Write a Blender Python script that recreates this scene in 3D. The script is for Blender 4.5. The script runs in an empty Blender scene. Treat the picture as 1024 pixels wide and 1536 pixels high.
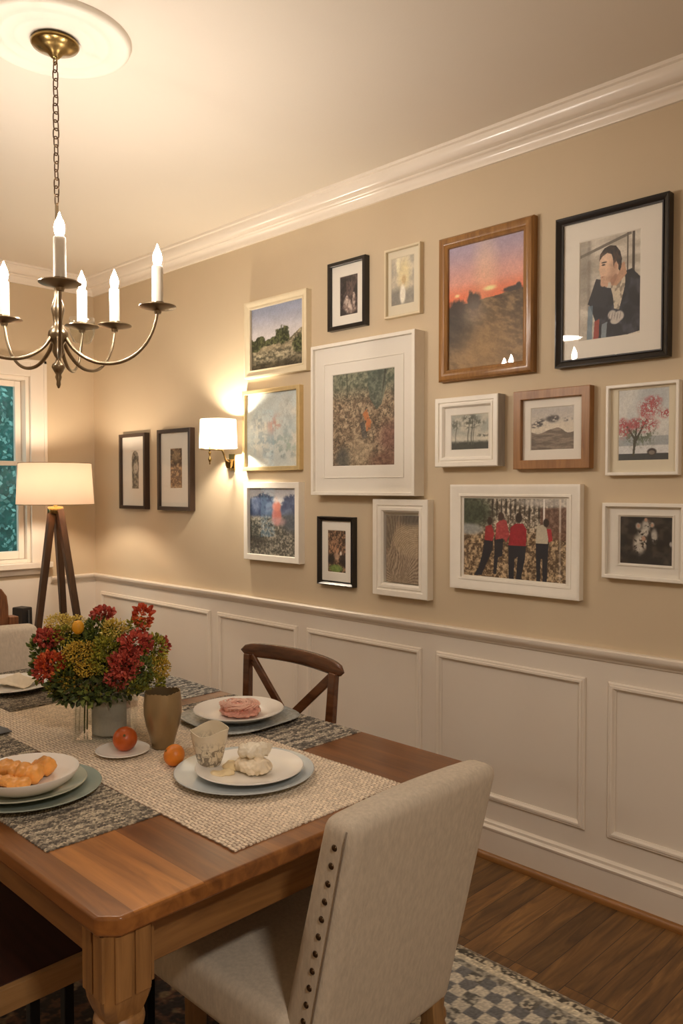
import bpy, math, random
import numpy as np
from mathutils import Vector, Matrix
random.seed(7)
PI = math.pi
COL = bpy.context.scene.collection

# ------------------------------------------------------------------ helpers
def lin(c):
    c = np.asarray(c, float)
    return np.where(c <= .04045, c / 12.92, ((c + .055) / 1.055) ** 2.4)
def hexc(r, g, b):
    v = lin([r / 255, g / 255, b / 255]); return (float(v[0]), float(v[1]), float(v[2]), 1)

class MB:
    def __init__(s): s.v = []; s.f = []
    def add(s, vs, fs, M=None):
        o = len(s.v)
        s.v += [tuple(M @ Vector(v)) if M is not None else tuple(v) for v in vs]
        s.f += [tuple(o + i for i in f) for f in fs]
        return s
    def box(s, x0, x1, y0, y1, z0, z1, M=None):
        vs = [(x0,y0,z0),(x1,y0,z0),(x1,y1,z0),(x0,y1,z0),(x0,y0,z1),(x1,y0,z1),(x1,y1,z1),(x0,y1,z1)]
        return s.add(vs, [(0,3,2,1),(4,5,6,7),(0,1,5,4),(1,2,6,5),(2,3,7,6),(3,0,4,7)], M)
    def lathe(s, prof, n=40, M=None, cap=True):
        vs = []; fs = []
        for r, z in prof:
            for i in range(n):
                a = 2*PI*i/n; vs.append((r*math.cos(a), r*math.sin(a), z))
        for k in range(len(prof)-1):
            for i in range(n):
                j = (i+1) % n
                fs.append((k*n+i, k*n+j, (k+1)*n+j, (k+1)*n+i))
        if cap:
            if prof[0][0] > 1e-6: fs.append(tuple(range(n-1, -1, -1)))
            if prof[-1][0] > 1e-6: fs.append(tuple((len(prof)-1)*n + i for i in range(n)))
        return s.add(vs, fs, M)
    def tube(s, pts, r, n=10, closed=False, M=None):
        pts = [Vector(p) for p in pts]; N = len(pts)
        rs = r if isinstance(r, (list, tuple)) else [r]*N
        vs = []; fs = []; prev = None
        for i, p in enumerate(pts):
            if closed: t = (pts[(i+1) % N] - pts[i-1]).normalized()
            else: t = (pts[min(i+1, N-1)] - pts[max(i-1, 0)]).normalized()
            if prev is None:
                a = Vector((0,0,1)) if abs(t.z) < .9 else Vector((1,0,0))
                u = t.cross(a).normalized()
            else:
                u = (prev - t*prev.dot(t)).normalized()
            prev = u; w = t.cross(u)
            for k in range(n):
                a = 2*PI*k/n
                vs.append(p + (u*math.cos(a) + w*math.sin(a))*rs[i])
        for i in range(N if closed else N-1):
            i2 = (i+1) % N
            for k in range(n):
                k2 = (k+1) % n
                fs.append((i*n+k, i*n+k2, i2*n+k2, i2*n+k))
        if not closed:
            fs.append(tuple(range(n-1, -1, -1))); fs.append(tuple((N-1)*n+k for k in range(n)))
        return s.add(vs, fs, M)
    def bar(s, p, q, wx, wy, wx2=None, wy2=None):
        """rectangular tapered bar between p and q (mostly vertical or slanted); wx, wy = section"""
        p = Vector(p); q = Vector(q); t = (q-p).normalized()
        a = Vector((0,1,0)) if abs(t.y) < .9 else Vector((1,0,0))
        u = a.cross(t).normalized(); w = t.cross(u)
        wx2 = wx if wx2 is None else wx2; wy2 = wy if wy2 is None else wy2
        vs = []
        for c, X, Y in ((p, wx, wy), (q, wx2, wy2)):
            for sx, sy in ((-1,-1),(1,-1),(1,1),(-1,1)):
                vs.append(c + u*(sx*X/2) + w*(sy*Y/2))
        return s.add(vs, [(0,3,2,1),(4,5,6,7),(0,1,5,4),(1,2,6,5),(2,3,7,6),(3,0,4,7)])
    def build(s, name, mat, parent=None, smooth=None, bevel=0, seg=2, sub=0, mods=()):
        me = bpy.data.meshes.new(name); me.from_pydata([tuple(v) for v in s.v], [], s.f); me.update()
        o = bpy.data.objects.new(name, me); COL.objects.link(o)
        if mat is not None: me.materials.append(mat)
        if parent is not None: o.parent = parent
        if smooth is not None:
            me.shade_smooth()
            if smooth < 180: me.set_sharp_from_angle(angle=math.radians(smooth))
        if bevel:
            m = o.modifiers.new('bevel', 'BEVEL'); m.width = bevel; m.segments = seg; m.limit_method = 'ANGLE'; m.angle_limit = math.radians(35)
            if smooth is None: me.shade_smooth(); me.set_sharp_from_angle(angle=math.radians(50))
            m.harden_normals = True
        if sub:
            m = o.modifiers.new('sub', 'SUBSURF'); m.levels = sub; m.render_levels = sub
        return o

def empty(name, loc, rz=0, label=None, cat=None, group=None):
    o = bpy.data.objects.new(name, None); COL.objects.link(o)
    o.location = loc; o.rotation_euler = (0, 0, rz); o.empty_display_size = .1
    if label: tag(o, label, cat, group)
    return o
def tag(o, label, cat, group=None):
    o['label'] = label; o['category'] = cat
    if group: o['group'] = group
    return o
def struct(o):
    o['kind'] = 'structure'; return o
def copy_tree(o, parent=None):
    c = o.copy(); COL.objects.link(c)
    if parent is not None: c.parent = parent
    for ch in list(o.children): copy_tree(ch, c)
    return c
def T(x, y, z): return Matrix.Translation((x, y, z))
def R(a, ax): return Matrix.Rotation(a, 4, ax)

# noise in numpy -------------------------------------------------------------
def vnoise(x, y, seed=0):
    xi = np.floor(x).astype(np.int64); yi = np.floor(y).astype(np.int64)
    xf = x - xi; yf = y - yi
    xf = xf*xf*(3-2*xf); yf = yf*yf*(3-2*yf)
    def h(a, b):
        n = (a*374761393 + b*668265263 + seed*974634777) & 0xffffffff
        n = ((n ^ (n >> 13)) * 1274126177) & 0xffffffff
        return ((n ^ (n >> 16)) & 0xffff) / 65535.
    return (h(xi,yi)*(1-xf)+h(xi+1,yi)*xf)*(1-yf) + (h(xi,yi+1)*(1-xf)+h(xi+1,yi+1)*xf)*yf
def fbm(x, y, seed=0, octv=4, g=.5):
    s = 0; a = 1; t = 0
    for k in range(octv):
        s = s + a*vnoise(x*2**k+13.7*k, y*2**k+5.1*k, seed+k); t += a; a *= g
    return s/t
def mixc(a, b, m):
    a = np.asarray(a, float); b = np.asarray(b, float)
    return a + (b - a)*np.clip(m, 0, 1)[..., None]
def C(*c): return np.array(c, float)/255.
def sst(a, b, x):
    t = np.clip((x-a)/(b-a), 0, 1); return t*t*(3-2*t)
def ell(u, v, cx, cy, rx, ry, soft=.15, rot=0):
    du = u-cx; dv = v-cy
    if rot: du, dv = du*math.cos(rot)+dv*math.sin(rot), -du*math.sin(rot)+dv*math.cos(rot)
    return 1 - sst(1-soft, 1+soft, np.sqrt((du/rx)**2+(dv/ry)**2))
def poly(u, v, pts):
    m = np.zeros(u.shape, bool); n = len(pts)
    for i in range(n):
        x0, y0 = pts[i]; x1, y1 = pts[(i+1) % n]
        if y0 == y1: continue
        c = ((y0 > v) != (y1 > v)) & (u < (x1-x0)*(v-y0)/(y1-y0)+x0)
        m ^= c
    return m.astype(float)

# ------------------------------------------------------------------ materials
def newmat(name):
    m = bpy.data.materials.new(name); m.use_nodes = True
    nt = m.node_tree; b = nt.nodes['Principled BSDF']
    return m, nt, b
def N(nt, t, **kw):
    n = nt.nodes.new(t)
    for k, v in kw.items():
        if k in n.inputs: n.inputs[k].default_value = v
        else: setattr(n, k, v)
    return n
def simple(name, col, rough=.5, metal=0, noise=0, nscale=20, bump=0, bscale=60, coat=0, spec=.5, stretch=(1,1,1)):
    m, nt, b = newmat(name)
    b.inputs['Roughness'].default_value = rough; b.inputs['Metallic'].default_value = metal
    b.inputs['Specular IOR Level'].default_value = spec
    b.inputs['Coat Weight'].default_value = coat; b.inputs['Coat Roughness'].default_value = .15
    tc = N(nt, 'ShaderNodeTexCoord'); mp = N(nt, 'ShaderNodeMapping'); mp.inputs['Scale'].default_value = stretch
    nt.links.new(tc.outputs['Object'], mp.inputs['Vector'])
    nz = N(nt, 'ShaderNodeTexNoise', Scale=nscale, Detail=5.0, Roughness=.6)
    nt.links.new(mp.outputs[0], nz.inputs['Vector'])
    mx = N(nt, 'ShaderNodeMix', data_type='RGBA')
    lo = [c*(1-noise) for c in col[:3]]+[1]; hi = [min(1, c*(1+noise)) for c in col[:3]]+[1]
    rg = N(nt, 'ShaderNodeMapRange'); rg.inputs['From Min'].default_value = .3; rg.inputs['From Max'].default_value = .7
    nt.links.new(nz.outputs['Fac'], rg.inputs['Value']); nt.links.new(rg.outputs[0], mx.inputs['Factor'])
    mx.inputs['A'].default_value = lo; mx.inputs['B'].default_value = hi
    nt.links.new(mx.outputs['Result'], b.inputs['Base Color'])
    if bump:
        n2 = N(nt, 'ShaderNodeTexNoise', Scale=bscale, Detail=4.0); nt.links.new(mp.outputs[0], n2.inputs['Vector'])
        bp = N(nt, 'ShaderNodeBump', Strength=bump, Distance=.002); nt.links.new(n2.outputs['Fac'], bp.inputs['Height'])
        nt.links.new(bp.outputs[0], b.inputs['Normal'])
    return m
def wood(name, c1, c2, axis='x', rough=.4, scale=1.0, coat=0., tint=False, bump=.15):
    m, nt, b = newmat(name)
    b.inputs['Roughness'].default_value = rough; b.inputs['Coat Weight'].default_value = coat; b.inputs['Coat Roughness'].default_value = .2
    tc = N(nt, 'ShaderNodeTexCoord'); mp = N(nt, 'ShaderNodeMapping')
    st = {'x': (1.2, 14, 14), 'y': (14, 1.2, 14), 'z': (14, 14, 1.2)}[axis]
    mp.inputs['Scale'].default_value = [k*scale for k in st]
    nt.links.new(tc.outputs['Object'], mp.inputs['Vector'])
    nz = N(nt, 'ShaderNodeTexNoise', Scale=2.2, Detail=8.0, Roughness=.62, Distortion=.8); nt.links.new(mp.outputs[0], nz.inputs['Vector'])
    n3 = N(nt, 'ShaderNodeTexNoise', Scale=1.6, Detail=2.0); nt.links.new(tc.outputs['Object'], n3.inputs['Vector'])
    ad = N(nt, 'ShaderNodeMath', operation='MULTIPLY_ADD'); ad.inputs[1].default_value = .5
    nt.links.new(n3.outputs['Fac'], ad.inputs[0]); nt.links.new(nz.outputs['Fac'], ad.inputs[2])
    rg = N(nt, 'ShaderNodeMapRange'); rg.inputs['From Min'].default_value = .48; rg.inputs['From Max'].default_value = .98
    nt.links.new(ad.outputs[0], rg.inputs['Value'])
    mx = N(nt, 'ShaderNodeMix', data_type='RGBA'); mx.inputs['A'].default_value = c1; mx.inputs['B'].default_value = c2
    nt.links.new(rg.outputs[0], mx.inputs['Factor'])
    out = mx.outputs['Result']
    if tint:
        at = N(nt, 'ShaderNodeAttribute', attribute_name='Col')
        mm = N(nt, 'ShaderNodeMix', data_type='RGBA', blend_type='MULTIPLY'); mm.inputs['Factor'].default_value = 1
        nt.links.new(out, mm.inputs['A']); nt.links.new(at.outputs['Color'], mm.inputs['B']); out = mm.outputs['Result']
    nt.links.new(out, b.inputs['Base Color'])
    bp = N(nt, 'ShaderNodeBump', Strength=bump, Distance=.001); nt.links.new(nz.outputs['Fac'], bp.inputs['Height'])
    nt.links.new(bp.outputs[0], b.inputs['Normal'])
    return m
def colmat(name, rough=.6, coat=0, sheen=0, bump=0, bscale=900):
    m, nt, b = newmat(name)
    b.inputs['Roughness'].default_value = rough; b.inputs['Coat Weight'].default_value = coat
    b.inputs['Sheen Weight'].default_value = sheen
    at = N(nt, 'ShaderNodeAttribute', attribute_name='Col'); nt.links.new(at.outputs['Color'], b.inputs['Base Color'])
    if bump:
        n2 = N(nt, 'ShaderNodeTexNoise', Scale=bscale, Detail=2.0)
        tc = N(nt, 'ShaderNodeTexCoord'); nt.links.new(tc.outputs['Object'], n2.inputs['Vector'])
        bp = N(nt, 'ShaderNodeBump', Strength=bump, Distance=.001); nt.links.new(n2.outputs['Fac'], bp.inputs['Height'])
        nt.links.new(bp.outputs[0], b.inputs['Normal'])
    return m
def emis(name, col, st):
    m = bpy.data.materials.new(name); m.use_nodes = True; nt = m.node_tree; nt.nodes.clear()
    e = N(nt, 'ShaderNodeEmission', Strength=st); e.inputs['Color'].default_value = col
    o = N(nt, 'ShaderNodeOutputMaterial'); nt.links.new(e.outputs[0], o.inputs['Surface']); return m
def glassy(name, rough=.0, tint=(1,1,1,1), ior=1.45, boost=1.0):
    """thin clear glazing: fresnel reflection over see-through"""
    m = bpy.data.materials.new(name); m.use_nodes = True; nt = m.node_tree; nt.nodes.clear()
    t = N(nt, 'ShaderNodeBsdfTransparent'); t.inputs['Color'].default_value = tint
    g = N(nt, 'ShaderNodeBsdfGlossy', Roughness=rough)
    fr = N(nt, 'ShaderNodeFresnel', IOR=ior); ml = N(nt, 'ShaderNodeMath', operation='MULTIPLY'); ml.inputs[1].default_value = boost
    mx = N(nt, 'ShaderNodeMixShader'); o = N(nt, 'ShaderNodeOutputMaterial')
    ge = N(nt, 'ShaderNodeNewGeometry'); fb = N(nt, 'ShaderNodeMath', operation='SUBTRACT'); fb.inputs[0].default_value = 1
    m2 = N(nt, 'ShaderNodeMath', operation='MULTIPLY'); nt.links.new(ge.outputs['Backfacing'], fb.inputs[1])
    nt.links.new(fr.outputs[0], ml.inputs[0]); nt.links.new(ml.outputs[0], m2.inputs[0]); nt.links.new(fb.outputs[0], m2.inputs[1]); nt.links.new(m2.outputs[0], mx.inputs[0])
    nt.links.new(t.outputs[0], mx.inputs[1]); nt.links.new(g.outputs[0], mx.inputs[2]); nt.links.new(mx.outputs[0], o.inputs['Surface'])
    return m
def shade_mat(name, col, tr=.5):
    m = bpy.data.materials.new(name); m.use_nodes = True; nt = m.node_tree; nt.nodes.clear()
    d = N(nt, 'ShaderNodeBsdfDiffuse'); d.inputs['Color'].default_value = col
    t = N(nt, 'ShaderNodeBsdfTranslucent'); t.inputs['Color'].default_value = col
    nz = N(nt, 'ShaderNodeTexNoise', Scale=300.0); tc = N(nt, 'ShaderNodeTexCoord'); nt.links.new(tc.outputs['Object'], nz.inputs['Vector'])
    bp = N(nt, 'ShaderNodeBump', Strength=.2, Distance=.001); nt.links.new(nz.outputs['Fac'], bp.inputs['Height']); nt.links.new(bp.outputs[0], d.inputs['Normal'])
    mx = N(nt, 'ShaderNodeMixShader'); mx.inputs[0].default_value = tr; o = N(nt, 'ShaderNodeOutputMaterial')
    nt.links.new(d.outputs[0], mx.inputs[1]); nt.links.new(t.outputs[0], mx.inputs[2]); nt.links.new(mx.outputs[0], o.inputs['Surface'])
    return m

WALL = simple('wall_paint', hexc(204,186,157), rough=.75, noise=.02, nscale=3, bump=.06, bscale=220)
CEIL = simple('ceiling_paint', hexc(226,216,200), rough=.9, noise=.01, nscale=2, bump=.05, bscale=200)
TRIM = simple('trim_paint', hexc(232,222,208), rough=.32, noise=.01, nscale=6, bump=.03, bscale=90)
WAIN = simple('wainscot_paint', hexc(228,218,204), rough=.5, noise=.012, nscale=5, bump=.03, bscale=160)
CROWN = simple('crown_paint', hexc(236,226,212), rough=.22, noise=.01, nscale=6)

# ------------------------------------------------------------------ the room
WY = 2.64; FX = -4.88; CZ = 2.79; RX = 2.3; BY = -1.7
def floor_material():
    m, nt, b = newmat('oak_floorboards')
    b.inputs['Roughness'].default_value = .42
    tc = N(nt, 'ShaderNodeTexCoord'); mp = N(nt, 'ShaderNodeMapping'); mp.inputs['Rotation'].default_value = (0, 0, PI/2)
    nt.links.new(tc.outputs['Object'], mp.inputs['Vector'])
    br = N(nt, 'ShaderNodeTexBrick', offset=.37, offset_frequency=3)
    br.inputs['Scale'].default_value = 1; br.inputs['Brick Width'].default_value = 2.1; br.inputs['Row Height'].default_value = .083
    br.inputs['Mortar Size'].default_value = .0012; br.inputs['Color1'].default_value = (0,0,0,1); br.inputs['Color2'].default_value = (1,1,1,1); br.inputs['Mortar'].default_value = (.5,.5,.5,1)
    nt.links.new(mp.outputs[0], br.inputs['Vector'])
    m2 = N(nt, 'ShaderNodeMapping'); m2.inputs['Scale'].default_value = (16, 1.6, 1)
    nt.links.new(tc.outputs['Object'], m2.inputs['Vector'])
    off = N(nt, 'ShaderNodeVectorMath', operation='MULTIPLY_ADD'); off.inputs[1].default_value = (7, 13, 0)
    nt.links.new(br.outputs['Color'], off.inputs[0]); nt.links.new(m2.outputs[0], off.inputs[2])
    nz = N(nt, 'ShaderNodeTexNoise', Scale=1.6, Detail=8.0, Roughness=.65, Distortion=1.2); nt.links.new(off.outputs[0], nz.inputs['Vector'])
    cr = N(nt, 'ShaderNodeValToRGB'); e = cr.color_ramp.elements
    e[0].position = .3; e[0].color = hexc(72,48,24); e[1].position = .72; e[1].color = hexc(148,108,60)
    k = e.new(.5); k.color = hexc(112,78,40)
    nt.links.new(nz.outputs['Fac'], cr.inputs[0])
    hv = N(nt, 'ShaderNodeHueSaturation'); nt.links.new(cr.outputs[0], hv.inputs['Color'])
    rg = N(nt, 'ShaderNodeMapRange'); rg.inputs['To Min'].default_value = .62; rg.inputs['To Max'].default_value = 1.3
    nt.links.new(br.outputs['Color'], rg.inputs['Value']); nt.links.new(rg.outputs[0], hv.inputs['Value'])
    mx = N(nt, 'ShaderNodeMix', data_type='RGBA'); mx.inputs['B'].default_value = hexc(38,24,14)
    nt.links.new(br.outputs['Fac'], mx.inputs['Factor']); nt.links.new(hv.outputs[0], mx.inputs['A']); nt.links.new(mx.outputs['Result'], b.inputs['Base Color'])
    bp = N(nt, 'ShaderNodeBump', Strength=.25, Distance=.002); bp.invert = True
    nt.links.new(br.outputs['Fac'], bp.inputs['Height']); nt.links.new(bp.outputs[0], b.inputs['Normal'])
    return m
struct(MB().box(FX-.15, RX+.15, BY-.15, WY+.15, -.12, 0).build('floor', floor_material()))
struct(MB().box(FX-.15, RX+.15, BY-.15, WY+.15, CZ, CZ+.12).build('ceiling', CEIL))
# gallery wall: painted above the rail, wainscot below
def wall_split(name, mk):
    a = mk(0, .885, 'lo').build(name, WAIN); me = a.data; me.materials.append(WALL)
    b = mk(.885, CZ, 'hi'); o = len(me.vertices)
    vs = [tuple(v.co) for v in me.vertices] + [tuple(v) for v in b.v]
    fs = [tuple(p.vertices) for p in me.polygons]; nlo = len(fs); fs += [tuple(o+i for i in f) for f in b.f]
    m2 = bpy.data.meshes.new(name); m2.from_pydata(vs, [], fs); m2.materials.append(WAIN); m2.materials.append(WALL)
    for i, p in enumerate(m2.polygons): p.material_index = 0 if i < nlo else 1
    a.data = m2; return struct(a)
wall_split('wall_right', lambda z0, z1, k: MB().box(FX-.12, RX+.12, WY, WY+.12, z0, z1))
# far wall with window opening
WY0, WY1, WZ0, WZ1 = .92, 2.205, .985, 2.13
def farwall(z0, z1, k):
    m = MB(); B = BY-.12
    if k == 'lo': return m.box(FX-.12, FX, B, WY, z0, z1)
    m.box(FX-.12, FX, B, WY0, z0, z1); m.box(FX-.12, FX, WY1, WY, z0, z1)
    m.box(FX-.12, FX, WY0, WY1, z0, WZ0); m.box(FX-.12, FX, WY0, WY1, WZ1, z1); return m
wall_split('wall_back', farwall)
wall_split('wall_left', lambda z0, z1, k: MB().box(FX-.12, RX+.12, BY-.12, BY, z0, z1))
wall_split('wall_front', lambda z0, z1, k: MB().box(RX, RX+.12, BY, WY, z0, z1))

def sweep(path, prof, name, mat, closed=False, smooth=40):
    """profile (out, z) swept along a path in plan; out = distance to the left-hand side's inside (room side)"""
    P = [Vector((x, y)) for x, y in path]; n = len(P); m = MB(); k = len(prof); vs = []
    for i, p in enumerate(P):
        def nrm(a, b):
            d = (b-a).normalized(); return Vector((d.y, -d.x))
        if closed: n1 = nrm(P[i-1], p); n2 = nrm(p, P[(i+1) % n])
        else: n1 = nrm(P[max(i-1,0)], P[max(i-1,0)+1]); n2 = nrm(P[min(i,n-2)], P[min(i,n-2)+1])
        b = (n1+n2); b = b/ (b.dot(n1))
        for o, z in prof: vs.append((p.x+b.x*o, p.y+b.y*o, z))
    fs = []
    for i in range(n if closed else n-1):
        j = (i+1) % n
        for q in range(k-1): fs.append((i*k+q, j*k+q, j*k+q+1, i*k+q+1))
    if not closed: fs += [tuple(range(k)), tuple((n-1)*k+q for q in range(k-1, -1, -1))]
    m.add(vs, fs); return struct(m.build(name, mat, smooth=smooth))
# crown moulding: fillet, cove, bead, ogee
cp = [(0, CZ-.103), (.012, CZ-.103), (.014, CZ-.098), (.014, CZ-.088)]
for i in range(7):
    a = PI/2*i/6; cp.append((.014+.020*(1-math.cos(a)), CZ-.086+.020*math.sin(a)))
cp += [(.038, CZ-.064), (.041, CZ-.060)]
for i in range(9):
    a = PI/2*i/8; cp.append((.041+.040*math.sin(a)*.98, CZ-.058+.044*(1-math.cos(a))))
cp += [(.083, CZ-.013), (.090, CZ-.011), (.092, CZ-.005), (.092, CZ)]
sweep([(FX,BY),(FX,WY),(RX,WY),(RX,BY)], cp, 'trim_1', CROWN, closed=True, smooth=28)
rp = [(0,.842),(.006,.845),(.010,.853),(.018,.858),(.026,.866),(.030,.874),(.030,.884),(.024,.888),(0,.888)]
sweep([(FX,2.330),(FX,WY),(RX,WY)], rp, 'trim_2', TRIM, smooth=30)
bpz = [(0,0),(.016,0),(.016,.112),(.020,.116),(.022,.124),(.017,.130),(.012,.132),(.012,.142),(.004,.148),(0,.149)]
sweep([(FX,BY),(FX,WY)], bpz, 'baseboard_back', TRIM, smooth=30)
sweep([(FX,WY),(RX,WY)], bpz, 'baseboard_right', TRIM, smooth=30)
SHOE = wood('shoe_moulding_wood', hexc(112,74,34), hexc(158,108,56), 'x', .4)
sh = [(.016,0),(.034,0)] + [(.016+.018*math.cos(a), .002+.022*math.sin(a)) for a in [PI/2*i/6 for i in range(7)]] + [(.016,.024)]
sweep([(FX,WY),(RX,WY)], sh, 'trim_3', SHOE, smooth=60)
# wainscot panel mouldings
def panel(name, x0, x1, z0=.228, z1=.775):
    prof = [(0,0),(0,.006),(.004,.010),(.009,.010),(.012,.014),(.019,.014),(.024,.006),(.028,.004),(.028,0)]
    vs = []; k = len(prof)
    for sx, sz in ((0,0),(1,0),(1,1),(0,1)):
        for t, d in prof:
            vs.append((x0+t if sx == 0 else x1-t, WY-d, z0+t if sz == 0 else z1-t))
    fs = []
    for c in range(4):
        j = (c+1) % 4
        for q in range(k-1): fs.append((c*k+q, j*k+q, j*k+q+1, c*k+q+1))
    return struct(MB().add(vs, fs).build(name, TRIM, smooth=30))
for i, (a, b) in enumerate([(-4.80,-3.614),(-3.548,-2.903),(-2.837,-2.131),(-2.053,-1.386),(-1.300,-.60),(-.52,.20),(.28,1.0),(1.08,1.9)]):
    panel('trim_%d' % (i+4), a, b)
# window
WIN = struct(empty('window_1', (FX, (WY0+WY1)/2, WZ0)))
hw = (WY1-WY0)/2; hh = WZ1-WZ0
def yzframe(m, y0, y1, z0, z1, w, x0, x1):
    m.box(x0,x1,y0,y0+w,z0,z1); m.box(x0,x1,y1-w,y1,z0,z1); m.box(x0,x1,y0+w,y1-w,z0,z0+w); m.box(x0,x1,y0+w,y1-w,z1-w,z1)
m = MB()
cw = .103
m.box(0,.022,-hw-cw,-hw,-.0,hh+cw); m.box(0,.022,hw,hw+cw,-.0,hh+cw); m.box(0,.022,-hw,hw,hh,hh+cw)
m.box(.022,.030,-hw-cw,-hw-cw+.02,0,hh+cw); m.box(.022,.030,hw+cw-.02,hw+cw,0,hh+cw); m.box(.022,.030,-hw-cw,hw+cw,hh+cw-.02,hh+cw)
m.build('window_casing', TRIM, WIN, bevel=.003)
m = MB(); m.box(-.12,.05,-hw-cw-.02,hw+cw+.02,-.035,0); m.box(0,.018,-hw-cw,hw+cw,-.075,-.035)
m.build('window_sill', TRIM, WIN, bevel=.004)
m = MB(); yzframe(m,-hw,hw,.0,hh,.022,-.11,-.001); m.build('window_jamb', TRIM, WIN, bevel=.002)
zc = 1.597-WZ0
for k, (z0, z1, x) in enumerate([(.024, zc+.014, -.035), (zc-.014, hh-.024, -.065)]):
    for y0, y1 in ((-hw+.024, -.012), (.012, hw-.024)):
        m = MB(); w = .036
        m.box(x-.03,x,y0,y0+w,z0,z1); m.box(x-.03,x,y1-w,y1,z0,z1)
        m.box(x-.03,x,y0+w,y1-w,z0,z0+(w+.012 if k == 0 else .028)); m.box(x-.03,x,y0+w,y1-w,z1-(w if k else .028),z1)
        sa = m.build('window_sash', TRIM, WIN, bevel=.003)
        MB().box(x-.018,x-.014,y0+w-.005,y1-w+.005,z0+.02,z1-.02).build('pane', glassy('window_glass', 0.02, (.9,.97,.97,1)), sa)
MB().box(-.105,-.002,-.016,.016,.0,hh-.02).build('window_mullion', TRIM, WIN, bevel=.002)
# ceiling medallion
MED = simple('medallion_plaster', hexc(236,228,212), rough=.7, noise=.01)
mp_ = []
for r, d in [(.0,.010),(.06,.010),(.082,.012),(.095,.010),(.104,.010),(.109,.0125),(.115,.010),(.142,.009),(.148,.012),(.155,.013),(.161,.010),(.190,.009),(.196,.014),(.204,.017),(.212,.016),(.219,.009),(.222,0)]:
    mp_.append((r, -d))
CHX, CHY = -2.33, 1.145
o = MB().lathe(mp_, 96, T(CHX, CHY, CZ), cap=False).build('trim_12', MED, smooth=50); struct(o)
for p in o.data.polygons: pass

# ------------------------------------------------------------------ pictures
ARTM = colmat('printed_paper', rough=.55)
PANE = glassy('picture_glass', .01, (1,1,1,1), 1.45, 1.0)
MATB = simple('mat_board_white', hexc(236,230,218), rough=.8, noise=.01, bump=.05, bscale=300)
MATC = simple('mat_board_cream', hexc(226,216,192), rough=.8, noise=.015, bump=.05, bscale=300)
def paint_grid(name, mat, w, h, x, y, z, fn, parent, step=.002, bow=None):
    nx = max(8, int(w/step)); nz = max(8, int(h/step))
    U, V = np.meshgrid(np.linspace(0,1,nx), np.linspace(0,1,nz))
    col = fn(U, V); a_ = h/w; sd = int(w*1e4) % 97
    col = col*(1+.13*(fbm(U*13, V*13*a_, sd, 4, .8)-.5)+.09*(vnoise(U*w/.0032, V*h/.0032, sd+5)-.5))[..., None]; col = np.clip(col*1.04, 0, 1); col = col.mean(-1, keepdims=True)*.17+col*.83; col = lin(col)
    P = np.stack([x+U*w, np.full_like(U, y), z+h-V*h], -1).reshape(-1, 3)
    idx = np.arange(nx*nz).reshape(nz, nx)
    F = np.stack([idx[1:, :-1], idx[1:, 1:], idx[:-1, 1:], idx[:-1, :-1]], -1).reshape(-1, 4)
    return grid_mesh(name, mat, P, F, col.reshape(-1, 3), parent)
def grid_mesh(name, mat, P, F, col, parent=None, smooth=False):
    me = bpy.data.meshes.new(name)
    me.vertices.add(len(P)); me.vertices.foreach_set('co', P.astype(np.float32).ravel())
    me.loops.add(F.size); me.loops.foreach_set('vertex_index', F.astype(np.int32).ravel())
    me.polygons.add(len(F)); me.polygons.foreach_set('loop_start', np.arange(0, F.size, F.shape[1], dtype=np.int32))
    me.update(calc_edges=True)
    a = me.color_attributes.new('Col', 'FLOAT_COLOR', 'POINT')
    a.data.foreach_set('color', np.concatenate([col, np.ones((len(col), 1))], 1).astype(np.float32).ravel())
    me.materials.append(mat); me.validate()
    if smooth: me.shade_smooth()
    o = bpy.data.objects.new(name, me); COL.objects.link(o)
    if parent is not None: o.parent = parent
    return o

WHITE = simple('frame_white_paint', hexc(240,234,222), rough=.4, noise=.02, nscale=30, bump=.05)
CREAM = simple('frame_cream_paint', hexc(222,208,178), rough=.4, noise=.03, nscale=30)
BLACK = simple('frame_black_lacquer', hexc(30,25,22), rough=.28, noise=.1, nscale=20)
DARKW = simple('frame_espresso_wood', hexc(56,40,30), rough=.32, noise=.2, nscale=20, stretch=(1,1,.2))
GOLDW = wood('frame_golden_oak', hexc(110,74,36), hexc(164,118,64), 'z', .28, 1.5)
BROWN = wood('frame_walnut', hexc(120,80,42), hexc(170,122,70), 'z', .4, 1.5)
GILT = simple('frame_pale_gilt', hexc(214,190,140), rough=.3, metal=.35, noise=.06, nscale=40)
GREYS = simple('frame_weathered_side', hexc(168,164,156), rough=.6, noise=.15, nscale=40, stretch=(1,1,.2))
def ring(m, x0, x1, z0, z1, prof):
    k = len(prof); vs = []
    for sx, sz in ((0,0),(1,0),(1,1),(0,1)):
        for t, d in prof: vs.append((x0+t if sx == 0 else x1-t, -d, z0+t if sz == 0 else z1-t))
    fs = []
    for c in range(4):
        j = (c+1) % 4
        for q in range(k-1): fs.append((c*k+q, j*k+q, j*k+q+1, c*k+q+1))
    m.add(vs, fs)
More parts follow.
